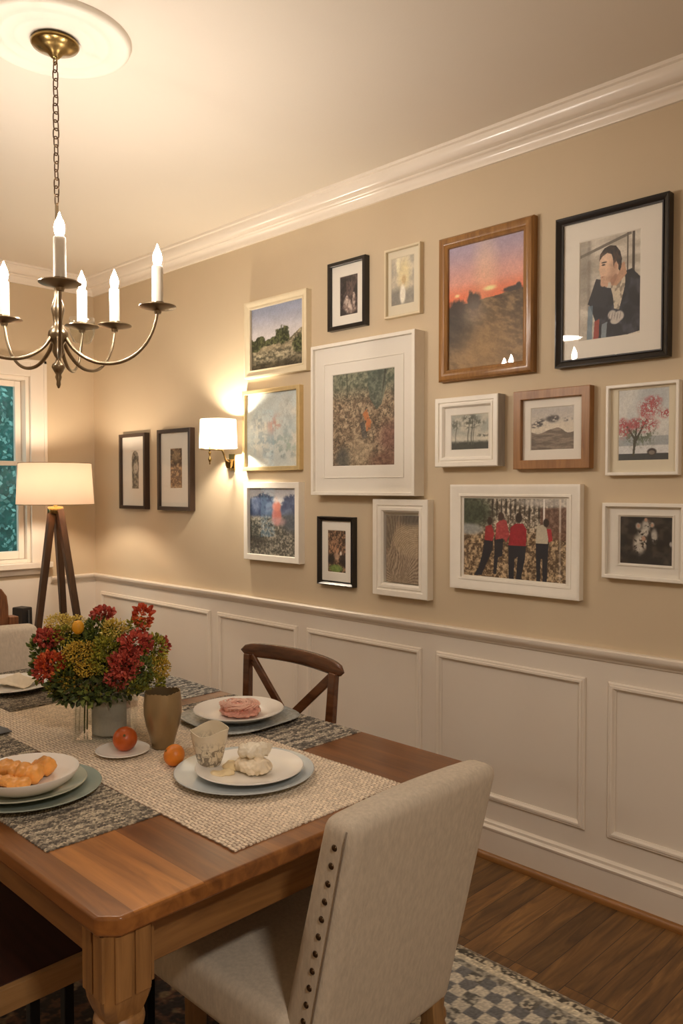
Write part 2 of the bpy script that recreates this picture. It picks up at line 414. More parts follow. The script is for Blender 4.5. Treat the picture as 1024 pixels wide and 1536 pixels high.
def picture(key, geo, bw, art, fn, label, mat, matb=None, style='flat', step=.002, group=None, pane=True, step_in=None, sidemat=None, name='picture_frame'):
    x0, x1, z0, z1, dd = geo
    cx = (x0+x1)/2; w = x1-x0; h = z1-z0
    root = empty(name, (cx, WY, z0), 0, label, 'picture', group)
    X0, X1 = -w/2, w/2
    d = dd
    if style == 'flat': prof = [(0,0),(0,d-.002),(.002,d),(bw-.002,d),(bw,d-.002),(bw,.006)]
    elif style == 'round': prof = [(0,0),(0,d*.7),(bw*.15,d*.92),(bw*.35,d),(bw*.6,d*.95),(bw*.75,d*.8),(bw*.8,d*.82),(bw*.95,d*.72),(bw,d*.6),(bw,.006)]
    elif style == 'step': prof = [(0,0),(0,d-.003),(.003,d),(bw*.45,d),(bw*.5,d-.006),(bw*.62,d-.006),(bw*.66,d-.002),(bw*.85,d-.003),(bw,d-.012),(bw,.006)]
    elif style == 'slope': prof = [(0,0),(0,d-.001),(.004,d),(bw*.25,d-.001),(bw*.8,d-.010),(bw*.82,d-.007),(bw,d-.008),(bw,.006)]
    m = MB(); ring(m, X0, X1, 0, h, prof); m.box(X0+.002, X1-.002, -.006, -.001, .002, h-.002)
    fo = m.build('frame', mat, root, smooth=30)
    if sidemat:
        fo.data.materials.append(sidemat)
        for p in fo.data.polygons:
            if abs(p.normal.x) > .9 and abs(p.center.x) > w/2-.001: p.material_index = 1
    au0, au1, av0, av1 = art
    ax0 = X0+au0*w; ax1 = X0+au1*w; az1 = h-av0*h; az0 = h-av1*h
    yb = max(.009, d-.016)
    if matb:
        m = MB(); t = .0025
        prof = [(0, yb), (0, yb)]
        vs = [(X0+bw-.003,-yb,bw-.003),(X1-bw+.003,-yb,bw-.003),(X1-bw+.003,-yb,h-bw+.003),(X0+bw-.003,-yb,h-bw+.003),
              (ax0,-yb,az0),(ax1,-yb,az0),(ax1,-yb,az1),(ax0,-yb,az1),
              (ax0+t,-yb+t,az0+t),(ax1-t,-yb+t,az0+t),(ax1-t,-yb+t,az1-t),(ax0+t,-yb+t,az1-t)]
        fs = []
        for a in (0, 4):
            for c in range(4):
                j = (c+1) % 4; fs.append((a+c, a+j, a+4+j, a+4+c))
        m.add(vs, fs)
        if step_in:
            ring_m = MB(); 
            sx = step_in*w
            ring(m, ax0-sx, ax1+sx, az0-sx, az1+sx, [(0,yb),(0,yb+.003),(.002,yb+.0035),(.004,yb+.003),(.005,yb)])
        m.build('mat_board', matb, root)
    paint_grid('print', ARTM, ax1-ax0, az1-az0, ax0, -(yb-.0026), az0, fn, root, step)
    if pane:
        MB().box(X0+bw-.002, X1-bw+.002, -(yb+.006), -(yb+.0045), bw-.002, h-bw+.002).build('glass_pane', PANE, root)
    return root

# --- the contents of each print (u right, v down) ----------------------------
def noisecol(c, n, amp): return c*(1+amp*(n-.5)[..., None]*2)
def art_landscape(u, v):
    sky = mixc(C(142,152,182), C(206,200,202), sst(0,.5,v))
    sky = noisecol(sky, fbm(u*4, v*9, 3), .06)
    g = fbm(u*16, v*22, 5, 5, .7)
    gr = mixc(C(74,70,52), C(182,168,134), sst(.3,.7,g))
    gr = mixc(gr, C(168,150,116), np.exp(-((v-.66)/.05)**2)*.6)
    gr = mixc(gr, C(44,40,26), sst(.75,1,v)*.6)
    hor = .56-.14*sst(.7,1,u)+.02*fbm(u*8, u*0, 9)
    c = np.where((v > hor)[..., None], gr, sky)
    tr = mixc(C(34,42,22), C(96,102,58), sst(.35,.7,fbm(u*34, v*34, 8, 3, .7)))
    for cx, cy, rx, ry in ((.61,.5,.15,.13),(.06,.6,.14,.10),(.17,.55,.09,.1),(.35,.58,.16,.05),(.93,.68,.12,.12),(.47,.56,.08,.07)):
        n = fbm(u*18, v*18, int(cx*100), 3)
        c = mixc(c, tr, ell(u, v, cx, cy, rx*(.65+.7*n), ry*(.65+.7*n), .12))
    return c
def art_dark_figures(u, v):
    c = mixc(C(40,34,36), C(104,84,80), sst(.35,.75,fbm(u*7, v*9, 21, 5, .6)))
    f = mixc(C(120,98,90), C(214,192,176), sst(.3,.7,fbm(u*14, v*14, 23, 3)))
    for e in ((.42,.72,.22,.16),(.40,.56,.08,.06),(.78,.62,.10,.16),(.62,.86,.3,.1),(.75,.50,.06,.05)):
        c = mixc(c, f, ell(u, v, *e, .3)*.85)
    return c
def art_pale_figure(u, v):
    c = mixc(C(214,202,174), C(168,160,142), sst(.3,.7,fbm(u*3, v*4, 31)))
    c = mixc(c, C(120,118,112), sst(.6,.75,v)*(.4+.5*fbm(u*6, v*6, 33)))
    c = mixc(c, C(232,214,150), ell(u,v,.55,.36,.25,.3,.6)*.7)
    c = mixc(c, C(240,232,212), ell(u,v,.5,.78,.12,.2,.3))
    c = mixc(c, C(206,176,120), ell(u,v,.55,.48,.09,.09,.4))
    c = mixc(c, C(246,236,196), ell(u,v,.3,.15,.08,.16,.6)*.8)
    return c
def art_sunset(u, v):
    c = mixc(C(164,146,172), C(226,150,128), sst(0,.36,v))
    c = mixc(c, C(240,108,60), sst(.28,.46,v))
    c = mixc(c, C(252,206,150), ell(u,v,.5,.2,.13,.22,.9)*.4)
    c = mixc(c, C(255,228,150), ell(u,v,.56,.385,.075,.018,.6))
    c = mixc(c, C(255,214,140), ell(u,v,.12,.40,.03,.012,.7))
    hor = .485-.06*u+.012*fbm(u*20, u*0, 7)
    g = fbm((u+v*.7)*9, (v-u*.35)*30, 12, 5, .65)
    gd = mixc(C(70,52,30), C(136,106,66), sst(.3,.72,g))
    gd = mixc(gd, C(176,136,82), ell(u,v,.45,.88,.5,.28,.9)*.75)
    gd = mixc(gd, C(48,44,44), ell(u,v,.02,.62,.32,.2,.8)*.7)
    c = np.where((v > hor)[..., None], gd, c)
    n = fbm(u*40, v*40, 14, 4, .7)
    for e in ((.35,.47,.09,.07),(.12,.50,.12,.06),(.30,.45,.03,.07),(.85,.425,.12,.02),(.93,.41,.03,.025)):
        c = mixc(c, C(62,50,42), ell(u,v,e[0],e[1],e[2]*(.7+.6*n),e[3]*(.7+.6*n),.3))
    c = mixc(c, C(206,186,170), ell(u,v,.36,.54,.15,.10,.9)*.35)
    return c
def art_portrait(u, v):
    b = mixc(C(176,166,148), C(208,200,184), sst(.3,.7,fbm(u*3, v*14, 41)))
    b = mixc(b, C(110,98,84), sst(.05,0,np.abs(u-.16))*.5*sst(.3,.6,fbm(u*5, v*16, 42)))
    b = mixc(b, C(92,80,66), (np.abs(u-.79) < .012).astype(float)); b = mixc(b, C(70,58,46), (np.abs(u-.88) < .02)*(v < .42)*1.)
    b = mixc(b, C(90,82,72), poly(u,v,[(.0,.14),(.85,.0),(.85,.03),(.0,.17)])*.8)
    b = mixc(b, C(120,112,98), ell(u,v,.08,.3,.12,.26,.8)*.6)
    c = b
    jk = mixc(C(28,30,38), C(62,64,74), sst(.45,.75,fbm(u*9, v*12, 44, 4)))
    c = mixc(c, jk, poly(u,v,[(.72,.38),(.86,.36),(1.0,.46),(1.0,.97),(.80,.99),(.45,1.0),(.30,1.0),(.26,.8),(.16,.63),(.2,.55),(.35,.42),(.42,.50),(.56,.52),(.62,.40)]))
    c = mixc(c, C(40,42,50), poly(u,v,[(.14,.64),(.28,.40),(.40,.42),(.5,.56),(.40,.70),(.2,.66)]))
    sh = mixc(C(206,192,166), C(150,136,116), sst(.5,.62,fbm(u*26, v*26, 46, 2)))
    c = mixc(c, sh, poly(u,v,[(.52,.50),(.66,.40),(.76,.36),(.75,.52),(.66,.74),(.58,.72),(.56,.60)]))
    sk = C(224,184,150)
    c = mixc(c, C(196,148,114), poly(u,v,[(.50,.36),(.74,.28),(.78,.40),(.62,.50),(.53,.49)]))
    c = mixc(c, sk, ell(u,v,.50,.30,.17,.155,.06))
    c = mixc(c, sk, poly(u,v,[(.335,.27),(.35,.20),(.5,.16),(.6,.3),(.56,.45),(.44,.455),(.37,.43),(.375,.38),(.335,.355),(.355,.33),(.318,.318),(.345,.285)]))
    hr = mixc(C(30,20,16), C(66,44,32), sst(.4,.7,fbm(u*30, v*30, 48, 2)))
    c = mixc(c, hr, poly(u,v,[(.325,.235),(.345,.165),(.41,.115),(.50,.095),(.60,.11),(.67,.17),(.70,.25),(.69,.33),(.665,.365),(.645,.345),(.64,.30),(.61,.262),(.585,.30),(.575,.33),(.562,.30),(.555,.235),(.53,.185),(.46,.165),(.385,.19)]))
    c = mixc(c, C(206,156,122), ell(u,v,.60,.305,.028,.035,.2))
    c = mixc(c, C(178,128,98), ell(u,v,.56,.36,.06,.10,.8)*.55); c = mixc(c, C(242,208,178), ell(u,v,.43,.22,.07,.05,.9)*.5); c = mixc(c, C(150,104,80), poly(u,v,[(.50,.44),(.60,.38),(.64,.40),(.56,.50)])*.5)
    c = mixc(c, C(50,32,26), ell(u,v,.40,.275,.030,.008,.3)); c = mixc(c, C(48,32,28), ell(u,v,.41,.252,.045,.007,.3))
    c = mixc(c, C(160,92,76), ell(u,v,.385,.395,.03,.008,.4)); c = mixc(c, C(176,128,98), ell(u,v,.49,.42,.12,.03,.8)*.6)
    # hand at the chin, hands clasped below
    for e in ((.40,.455,.05,.035),(.37,.43,.015,.045),(.40,.43,.013,.045),(.43,.435,.013,.04),(.45,.47,.03,.03)):
        c = mixc(c, C(206,160,128), ell(u,v,*e,.2))
    for e in ((.55,.78,.07,.045),(.66,.80,.08,.05),(.60,.84,.08,.035)):
        c = mixc(c, C(190,182,172), ell(u,v,*e,.2))
    for k in range(5):
        c = mixc(c, C(120,112,106), ell(u,v,.50+.045*k,.79+.01*(k % 2),.006,.04,.3, .3)*.8)
    c = mixc(c, C(160,60,46), poly(u,v,[(.26,.82),(.34,.80),(.33,1.0),(.24,1.0)]))
    c = mixc(c, C(96,122,140), poly(u,v,[(.15,.66),(.23,.66),(.22,1.0),(.13,1.0)])*.8)
    c = mixc(c, C(120,134,142), poly(u,v,[(.38,.86),(.47,.84),(.45,1.0),(.37,1.0)]))
    return c
def art_wash(u, v):
    c = mixc(C(206,212,206), C(222,218,204), sst(.3,.7,fbm(u*3, v*4, 51)))
    c = mixc(c, C(190,206,208), sst(.35,.6,fbm(u*4+3, v*5, 52))*.5)
    n = fbm(u*11, v*11, 53, 4, .65)
    for e, k in (((.25,.45,.16,.2),C(160,174,180)),((.55,.45,.12,.12),C(206,150,136)),((.45,.68,.35,.12),C(142,168,180)),((.8,.7,.2,.14),C(168,190,176)),((.62,.84,.25,.05),C(130,150,156)),((.8,.25,.1,.18),C(178,184,178)),((.78,.5,.1,.12),C(170,188,190))):
        c = mixc(c, k, ell(u,v,*e,.8)*sst(.42,.62,n)*.9)
    for k in range(8):
        x = .18+.055*k; c = mixc(c, C(140,152,158), ell(u,v,x,.47+.05*math.sin(k*2.1),.006,.10,.6)*.3)
    return c
def art_desert(u, v):
    n = fbm(u*22, v*28, 61, 5, .75); n2 = fbm(u*7, v*9, 62, 4)
    rid = np.abs(fbm(u*14, v*16, 63, 4, .7)-.5)*2
    c = mixc(C(112,92,72), C(186,162,128), sst(.3,.7,n))
    c = mixc(c, C(52,46,36), sst(.14,.0,rid)*.75)
    up = sst(.35,.1,v)
    c = mixc(c, mixc(C(70,88,74), C(132,142,118), sst(.3,.7,n)), up*.75)
    c = mixc(c, mixc(C(70,82,72), C(112,122,104), sst(.3,.7,n)), poly(u,v,[(.58,0),(.88,0),(.86,.2),(.80,.36),(.72,.42),(.62,.30),(.58,.12)])*.85)
    c = mixc(c, C(40,44,36), sst(.02,0,np.abs(u-.24-.05*v))*up*.6); c = mixc(c, C(44,42,34), sst(.02,0,np.abs(u-.86+.2*v))*up*.7)
    c = mixc(c, C(196,116,64), poly(u,v,[(.50,.45),(.57,.40),(.60,.48),(.64,.54),(.62,.62),(.56,.64),(.55,.54)])*sst(.3,.5,n))
    c = mixc(c, C(60,62,66), poly(u,v,[(.46,.55),(.52,.52),(.58,.70),(.5,.72)])*.6)
    c = mixc(c, C(128,72,66), ell(u,v,.95,.72,.18,.16,.7)*.55); c = mixc(c, C(116,66,54), ell(u,v,.85,.95,.25,.08,.6)*.5)
    c = mixc(c, C(66,72,72), ell(u,v,.18,.92,.12,.12,.5)*.7); c = mixc(c, C(190,168,132), ell(u,v,.45,.86,.18,.14,.7)*.5)
    return c
def art_misty(u, v):
    c = mixc(C(196,190,170), C(156,158,146), sst(.3,.7,fbm(u*3, v*3, 71)))
    c = mixc(c, C(214,206,184), sst(.45,.7,v)*sst(.85,.7,v)*.7)
    n = fbm(u*16, v*16, 72, 4, .6)
    c = mixc(c, C(52,56,48), sst(.74,.86,v+.06*n)*.9)
    for x, w in ((.47,.008),(.56,.009),(.61,.006),(.14,.006)):
        c = mixc(c, C(92,92,80), sst(w*2.4,w,np.abs(u-x-.02*np.sin(v*7)))*(v > .15)*(v < .85)*.8)
    for e in ((.52,.26,.16,.2),(.50,.12,.2,.12),(.10,.28,.16,.12),(.72,.26,.16,.08),(.85,.6,.16,.05)):
        c = mixc(c, C(88,90,78), ell(u,v,*e,.6)*sst(.42,.6,n)*.85)
    return c
def art_clouds(u, v):
    c = mixc(C(178,172,164), C(206,194,174), sst(.0,.5,v))
    n = fbm(u*9, v*14, 81, 4, .6)
    c = mixc(c, C(216,204,180), ell(u,v,.5,.5,.5,.12,.8)*.6)
    for e in ((.22,.36,.12,.10),(.5,.28,.14,.08),(.08,.42,.08,.05),(.85,.31,.10,.05),(.6,.26,.05,.05)):
        c = mixc(c, C(84,78,76), ell(u,v,*e,.5)*sst(.4,.55,n))
    hor = .56+.05*np.sin(u*9)-.05*ell(u,v,.68,.5,.1,.2,.9)
    g = mixc(C(108,94,80), C(142,126,108), sst(.3,.7,fbm(u*5, v*24, 83)))
    return np.where((v > hor)[..., None], g, c)
def art_redtree(u, v):
    c = mixc(C(176,182,184), C(206,206,200), sst(.3,.7,fbm(u*3, v*2, 91)))
    c = mixc(c, C(120,132,142), (v > .66)*(v < .80)*.5); c = mixc(c, C(212,212,208), sst(.02,0,np.abs(v-.80))*1.)
    c = mixc(c, C(206,208,208), (v > .80)*(v < .9)*1.)
    c = mixc(c, C(62,66,66), (v > .90)*1.); c = mixc(c, C(60,50,44), ell(u,v,.67,.88,.09,.05,.2)); c = mixc(c, C(170,160,146), ell(u,v,.67,.89,.06,.03,.2)*.6)
    gr = fbm(u*22, v*22, 92, 3, .7)
    c = mixc(c, C(84,96,70), ell(u,v,.42,.62,.30,.16,.7)*sst(.48,.6,gr)*.9)
    c = mixc(c, C(66,66,50), poly(u,v,[(.29,.93),(.31,.7),(.16,.52),(.19,.51),(.33,.66),(.36,.5),(.39,.5),(.37,.66),(.56,.42),(.58,.43),(.36,.75),(.33,.93)]))
    for e in ((.62,.27,.20,.12),(.70,.18,.14,.07),(.12,.55,.13,.12),(.52,.50,.24,.10),(.92,.36,.12,.06),(.30,.48,.1,.07),(.10,.46,.08,.06),(.50,.33,.08,.06)):
        n = fbm(u*34, v*40, int(e[0]*90), 3, .9)
        c = mixc(c, mixc(C(112,34,40), C(192,80,84), sst(.3,.7,n)), ell(u,v,*e,.5)*sst(.44,.52,n))
    return c
def art_bluehills(u, v):
    c = mixc(C(196,198,206), C(224,218,216), sst(.0,.3,v))
    n = fbm(u*7, v*7, 101, 4); n2 = fbm(u*34, v*34, 102, 4, .8)
    hills = mixc(C(58,72,112), C(104,122,158), sst(.35,.65,n))
    for e in ((.3,.26,.26,.16),(.1,.3,.2,.14),(.88,.28,.2,.16),(.7,.42,.3,.14),(.5,.36,.5,.1)):
        c = mixc(c, hills, ell(u,v,e[0],e[1],e[2]*(.7+.6*n2),e[3]*(.6+.8*n2),.2))
    fg = mixc(C(62,62,56), C(172,166,148), sst(.3,.75,n2)); fg = mixc(fg, C(40,38,32), ell(u,v,.15,.8,.2,.1,.5)*.6)
    fg = mixc(fg, C(206,198,180), sst(.68,.8,n2)*.5)
    c = mixc(c, fg, sst(.42,.50,v+.08*n+.08*u*0))
    c = mixc(c, C(74,84,98), ell(u,v,.9,.5,.22,.14,.5)*.8)
    c = mixc(c, C(206,112,100), ell(u,v,.58,.42,.10,.13,.25)); c = mixc(c, C(226,132,112), ell(u,v,.58,.28,.09,.07,.3))
    c = mixc(c, C(196,150,150), ell(u,v,.62,.5,.14,.06,.5)*.7); c = mixc(c, C(226,206,196), ell(u,v,.57,.19,.04,.05,.5)*.7)
    return c
def art_totem(u, v):
    n = fbm(u*14, v*18, 111, 4, .7)
    c = mixc(C(52,34,26), C(176,132,96), sst(.32,.7,n))
    c = mixc(c, C(190,138,100), ell(u,v,.42,.45,.30,.16,.6)*sst(.3,.6,n)); c = mixc(c, C(28,20,16), ell(u,v,.2,.68,.2,.12,.5)*.9); c = mixc(c, C(28,20,16), ell(u,v,.85,.72,.16,.12,.5)*.9)
    c = mixc(c, C(196,158,126), ell(u,v,.5,.62,.12,.1,.5)*.8); c = mixc(c, C(226,214,196), ell(u,v,.72,.54,.05,.05,.4))
    c = mixc(c, mixc(C(70,96,34), C(150,176,80), n), ell(u,v,.45,.9,.36,.09,.3))
    return c
def art_leaf(u, v):
    r1 = np.hypot((u-.98)*1.0, (v-.62)*1.9); n = fbm(u*6, v*6, 121)
    l1 = np.sin(r1*120+n*7)*.5+.5
    r2 = (u-.12)*1.4+(v-.55)*.1; ang = np.arctan2(v-1.0, u-.42)
    l2 = np.sin(ang*64+n*6)*.5+.5; l3 = np.sin((u*.9+v*.3)*84+n*12)*.5+.5
    m = ell(u,v,.85,.36,.62,.26,.1); m2 = ell(u,v,.28,.66,.26,.24,.1,.3)
    f = l2.copy(); f = f*(1-m)+l1*m; f = f*(1-m2)+l3*m2
    c = mixc(C(100,80,62), C(206,184,154), f*.45+.55*fbm(u*34, v*34, 122, 3, .7))
    c = mixc(c, C(206,182,140), m*.35); c = mixc(c, C(76,72,66), ell(u,v,.75,.05,.35,.1,.6)*.7); c = mixc(c, C(98,90,76), poly(u,v,[(0,0),(.4,0),(.1,.5),(0,.5)])*.5)
    return c
def art_group(u, v):
    n = fbm(u*46, v*34, 131, 4, .75); n2 = fbm(u*11, v*9, 132)
    c = mixc(C(88,66,42), C(206,176,132), sst(.35,.7,n))
    rock = mixc(C(96,84,68), C(216,206,186), sst(.35,.68,n)); c = mixc(c, rock, sst(.5,.3,v)*.9)
    c = mixc(c, mixc(C(34,44,34), C(84,96,68), n), ell(u,v,.08,.18,.22,.2,.5)*.95); c = mixc(c, C(160,166,166), ell(u,v,.06,.40,.14,.07,.4)*.8)
    for k in range(14):
        x = .30+.045*k; c = mixc(c, C(52,44,36), ell(u,v,x,.12+.05*math.sin(k*3.3),.010,.12,.4)*.8)
    c = mixc(c, mixc(C(92,58,44), C(140,96,76), n), poly(u,v,[(.76,.12),(1,.10),(1,.5),(.76,.45)])*.75)
    c = mixc(c, C(206,200,190), ell(u,v,.85,.05,.3,.06,.5)*.7)
    c = mixc(c, C(246,240,232), sst(.012,.004,np.abs(u-.795))*(v < .9)*(.45+.5*(v < .3))); c = mixc(c, C(236,222,204), sst(.014,.004,np.abs(u-.94))*(.4+.3*(v < .4)))  # pale vertical streaks: glass reflections painted into the print
    leg = C(30,32,44)
    # four walkers seen from behind, red tops and dark trousers
    c = mixc(c, leg, poly(u,v,[(.22,.52),(.31,.52),(.30,.66),(.19,.98),(.11,.99),(.16,.88),(.20,.70)])); c = mixc(c, mixc(C(140,26,34), C(196,52,52), n), poly(u,v,[(.23,.36),(.29,.33),(.32,.45),(.30,.54),(.22,.53)])); c = mixc(c, C(58,40,34), ell(u,v,.275,.29,.025,.05,.2))
    c = mixc(c, leg, poly(u,v,[(.32,.50),(.41,.50),(.40,.72),(.36,.74),(.34,.95),(.31,.95),(.32,.7)])); c = mixc(c, mixc(C(150,32,40), C(214,90,84), n), poly(u,v,[(.34,.32),(.39,.26),(.44,.28),(.47,.45),(.44,.55),(.41,.50),(.33,.52)])); c = mixc(c, C(70,50,42), ell(u,v,.385,.23,.028,.05,.2))
    c = mixc(c, leg, poly(u,v,[(.46,.56),(.63,.56),(.62,.74),(.58,1.0),(.535,1.0),(.55,.72),(.52,.74),(.515,1.0),(.465,1.0)])); c = mixc(c, mixc(C(150,14,32), C(190,32,46), n), poly(u,v,[(.48,.36),(.53,.31),(.60,.31),(.635,.38),(.63,.58),(.46,.58)])); c = mixc(c, C(50,36,32), ell(u,v,.56,.24,.032,.06,.2))
    c = mixc(c, leg, poly(u,v,[(.72,.52),(.84,.52),(.83,.75),(.825,1.0),(.785,1.0),(.78,.72),(.765,.72),(.765,1.0),(.73,1.0)])); c = mixc(c, C(196,186,160), poly(u,v,[(.73,.33),(.80,.31),(.84,.42),(.83,.54),(.72,.54)])); c = mixc(c, C(190,40,48), poly(u,v,[(.82,.36),(.86,.36),(.875,.5),(.84,.52)])); c = mixc(c, C(54,40,34), ell(u,v,.815,.29,.026,.05,.2))
    return c
def art_family(u, v):
    n = fbm(u*9, v*9, 141, 4)
    c = mixc(C(30,25,22), C(66,56,46), sst(.35,.75,n)); c = mixc(c, C(86,76,62), sst(.8,.95,v)*.5*n)
    wh = mixc(C(176,168,152), C(226,220,206), fbm(u*20, v*20, 142, 3))
    for e in ((.38,.58,.11,.20),(.36,.20,.05,.07),(.50,.20,.08,.12),(.47,.34,.10,.09),(.66,.40,.06,.14),(.62,.17,.04,.05),(.45,.55,.08,.12)):
        c = mixc(c, wh, ell(u,v,*e,.5)*sst(.25,.5,fbm(u*16, v*16, 145, 3, .7))*.9)
    for e in ((.36,.2,.03,.04),(.50,.07,.03,.04),(.62,.18,.025,.035),(.46,.46,.04,.05)):
        c = mixc(c, C(186,142,116), ell(u,v,*e,.3))
    c = mixc(c, C(34,30,28), ell(u,v,.57,.60,.05,.25,.3)*.9); c = mixc(c, C(200,196,190), ell(u,v,.97,.55,.03,.05,.4)*.8)
    return c
def art_carving(u, v):
    n = fbm(u*7, v*16, 151, 4, .65)
    c = mixc(C(226,218,202), C(226,218,202), n)
    b = mixc(C(84,76,62), C(160,150,128), sst(.3,.7,n))
    m = np.clip(ell(u,v,.5,.22,.42,.2,.1)+poly(u,v,[(.05,.3),(.95,.3),(.9,.98),(.12,.98)]), 0, 1)
    c = mixc(c, b, m); c = mixc(c, C(206,198,180), ell(u,v,.55,.45,.28,.14,.3)*.8); c = mixc(c, C(60,52,42), ell(u,v,.5,.2,.14,.05,.3))
    c = mixc(c, C(70,62,50), sst(.4,.3,n)*m*.6)
    return c
def art_relief(u, v):
    n = fbm(u*8, v*20, 161, 4, .65)
    c = mixc(C(104,72,42), C(186,146,98), sst(.3,.7,n)); c = mixc(c, C(70,48,28), sst(.42,.3,np.abs(fbm(u*5, v*12, 163)-.5)*4)*.6)
    c = mixc(c, C(160,132,94), ell(u,v,.5,.2,.3,.14,.4)*.6)
    return c

GEO = {
'A':(-3.273,-2.806,2.003,2.386,0.035),'B':(-2.670,-2.434,2.163,2.469,0.030),'Cc':(-2.327,-2.130,2.170,2.462,0.025),
'S':(-2.031,-1.595,1.874,2.445,0.035),'P':(-1.502,-1.095,1.875,2.401,0.035),'W':(-3.298,-2.863,1.534,1.941,0.030),
'G':(-2.745,-2.124,1.414,2.098,0.065),'SL':(-2.030,-1.731,1.531,1.805,0.050),'CL':(-1.676,-1.366,1.517,1.806,0.030),
'T':(-1.311,-1.060,1.490,1.797,0.025),'M':(-3.275,-2.855,1.082,1.475,0.040),'K':(-2.740,-2.508,0.998,1.315,0.030),
'L':(-2.379,-2.074,0.984,1.399,0.040),'R':(-1.967,-1.401,1.049,1.461,0.030),'F':(-1.318,-1.035,1.139,1.397,0.030),
'Q1':(-4.515,-4.218,1.319,1.776,0.035),'Q2':(-4.087,-3.754,1.318,1.783,0.035)}
picture('A', GEO['A'], .038, (.088,.912,.095,.905), art_landscape, 'cream framed landscape photograph of desert trees, top left of the gallery wall', CREAM, None, 'slope')
picture('B', GEO['B'], .018, (.27,.75,.215,.80), art_dark_figures, 'small thin black frame with dark reclining figures, top row beside the plain cream frame', BLACK, MATB, step=.0015)
picture('Cc', GEO['Cc'], .010, (.13,.78,.13,.82), art_pale_figure, 'small plain cream frame with a glowing pale figure, above the largest white frame', CREAM, MATC)
picture('S', GEO['S'], .046, (.10,.90,.075,.925), art_sunset, 'golden wood framed sunset over a dark field', GOLDW, None, 'round', step=.0018)
picture('P', GEO['P'], .026, (.21,.755,.177,.835), art_portrait, 'large black framed portrait print of a person with chin resting on hand', BLACK, MATB, 'slope', step=.0013)
picture('W', GEO['W'], .020, (.045,.955,.05,.95), art_wash, 'thin pale gilt frame with a faint pastel watercolour, beside the wall sconce', GILT, None)
picture('G', GEO['G'], .016, (.205,.805,.205,.81), art_desert, 'largest deep white frame with a busy desert scrub print and wide mat', WHITE, MATB, 'flat', step=.0022, step_in=.085)
picture('SL', GEO['SL'], .040, (.23,.83,.25,.76), art_misty, 'chunky white frame with grey sides holding a misty tree landscape', WHITE, MATB, 'step', step=.0015, sidemat=GREYS)
picture('CL', GEO['CL'], .033, (.21,.78,.22,.765), art_clouds, 'walnut brown framed small print of clouds over grey hills', BROWN, MATB, 'flat', step=.0015)
picture('T', GEO['T'], .011, (.15,.85,.055,.84), art_redtree, 'thin white frame with a tree in red blossom by water', WHITE, MATC, 'flat', step=.0013)
picture('M', GEO['M'], .030, (.075,.925,.06,.93), art_bluehills, 'white framed picture of a pink figure before blue hills', WHITE, None, 'flat')
picture('K', GEO['K'], .020, (.235,.745,.195,.815), art_totem, 'small black frame with a brown carving print above green moss, lowest row', BLACK, MATB, 'slope', step=.0015)
picture('L', GEO['L'], .055, (.215,.80,.165,.855), art_leaf, 'stepped white frame with a brown patterned leaf print, lowest row', WHITE, None, 'step', step=.0015)
picture('R', GEO['R'], .046, (.095,.895,.125,.875), art_group, 'wide white frame showing four walkers in red tops seen from behind', WHITE, MATB, 'slope', step=.0016)
picture('F', GEO['F'], .013, (.20,.84,.17,.80), art_family, 'white framed dark old photograph of a family, low at the right edge', WHITE, MATB, 'flat', step=.0015, step_in=.022)
picture('Q1', GEO['Q1'], .020, (.395,.70,.22,.74), art_carving, 'narrow dark frame with a grey carved owl shape, nearest the corner', DARKW, MATB, step=.0015)
picture('Q2', GEO['Q2'], .022, (.335,.70,.235,.73), art_relief, 'narrow dark frame with a brown relief strip, next to the sconce', DARKW, MATB, step=.0015)

# ------------------------------------------------------------------ metals and bulbs
NICK = simple('antique_nickel', hexc(148,132,108), rough=.28, metal=1, noise=.12, nscale=30)
BRASS = simple('antique_brass', hexc(150,124,76), rough=.24, metal=1, noise=.1, nscale=25)
BRONZE = simple('dark_bronze', hexc(96,74,52), rough=.35, metal=1, noise=.15, nscale=30)
CANDLE = simple('candle_sleeve_white', hexc(236,228,212), rough=.5, noise=.01)
BULB = emis('bulb_glow', (1, .885, .775, 1), 440)
BULB2 = emis('bulb_glow_warm', (1, .74, .46, 1), 300)
CLEAR = glassy('clear_glass', .0, (.97,.98,.97,1), 1.5, 1.6)

# chandelier -------------------------------------------------------------------
ch = empty('chandelier', (CHX, CHY, 0), 0, 'six arm antique nickel chandelier with lit candle bulbs hanging over the dining table', 'chandelier')
MB().lathe([(0,2.728),(.012,2.730),(.022,2.742),(.045,2.752),(.066,2.762),(.070,2.768),(.068,2.774),(.060,2.778)], 48).build('canopy', BRASS, ch, smooth=60)
MB().tube([(.010*math.cos(a), 0, 2.722+.012*math.sin(a)) for a in [2*PI*i/16 for i in range(16)]], .0025, 6, True).build('hook', BRASS, ch, smooth=180)
zt = 2.715; nl = 17; lh = (2.715-2.30)/nl
link = None
for i in range(nl):
    zc_ = zt-lh*(i+.5); L_ = lh*.5+.0035; W_ = .0085
    if link is None:
        pts = []
        for k in range(20):
            a = 2*PI*k/20; pts.append((W_*math.cos(a), 0, (L_-W_)*(1 if math.sin(a) > 0 else -1)*(abs(math.sin(a)) > .01)+W_*math.sin(a)))
        link = MB().tube(pts, .0019, 6, True).build('chain_link', BRONZE, ch, smooth=180); l = link
    else:
        l = link.copy(); COL.objects.link(l); l.parent = ch
    l.location = (0,0,zc_); l.rotation_euler = (random.uniform(-.05,.05), 0, PI/2*(i % 2)+random.uniform(-.3,.3)+.4)
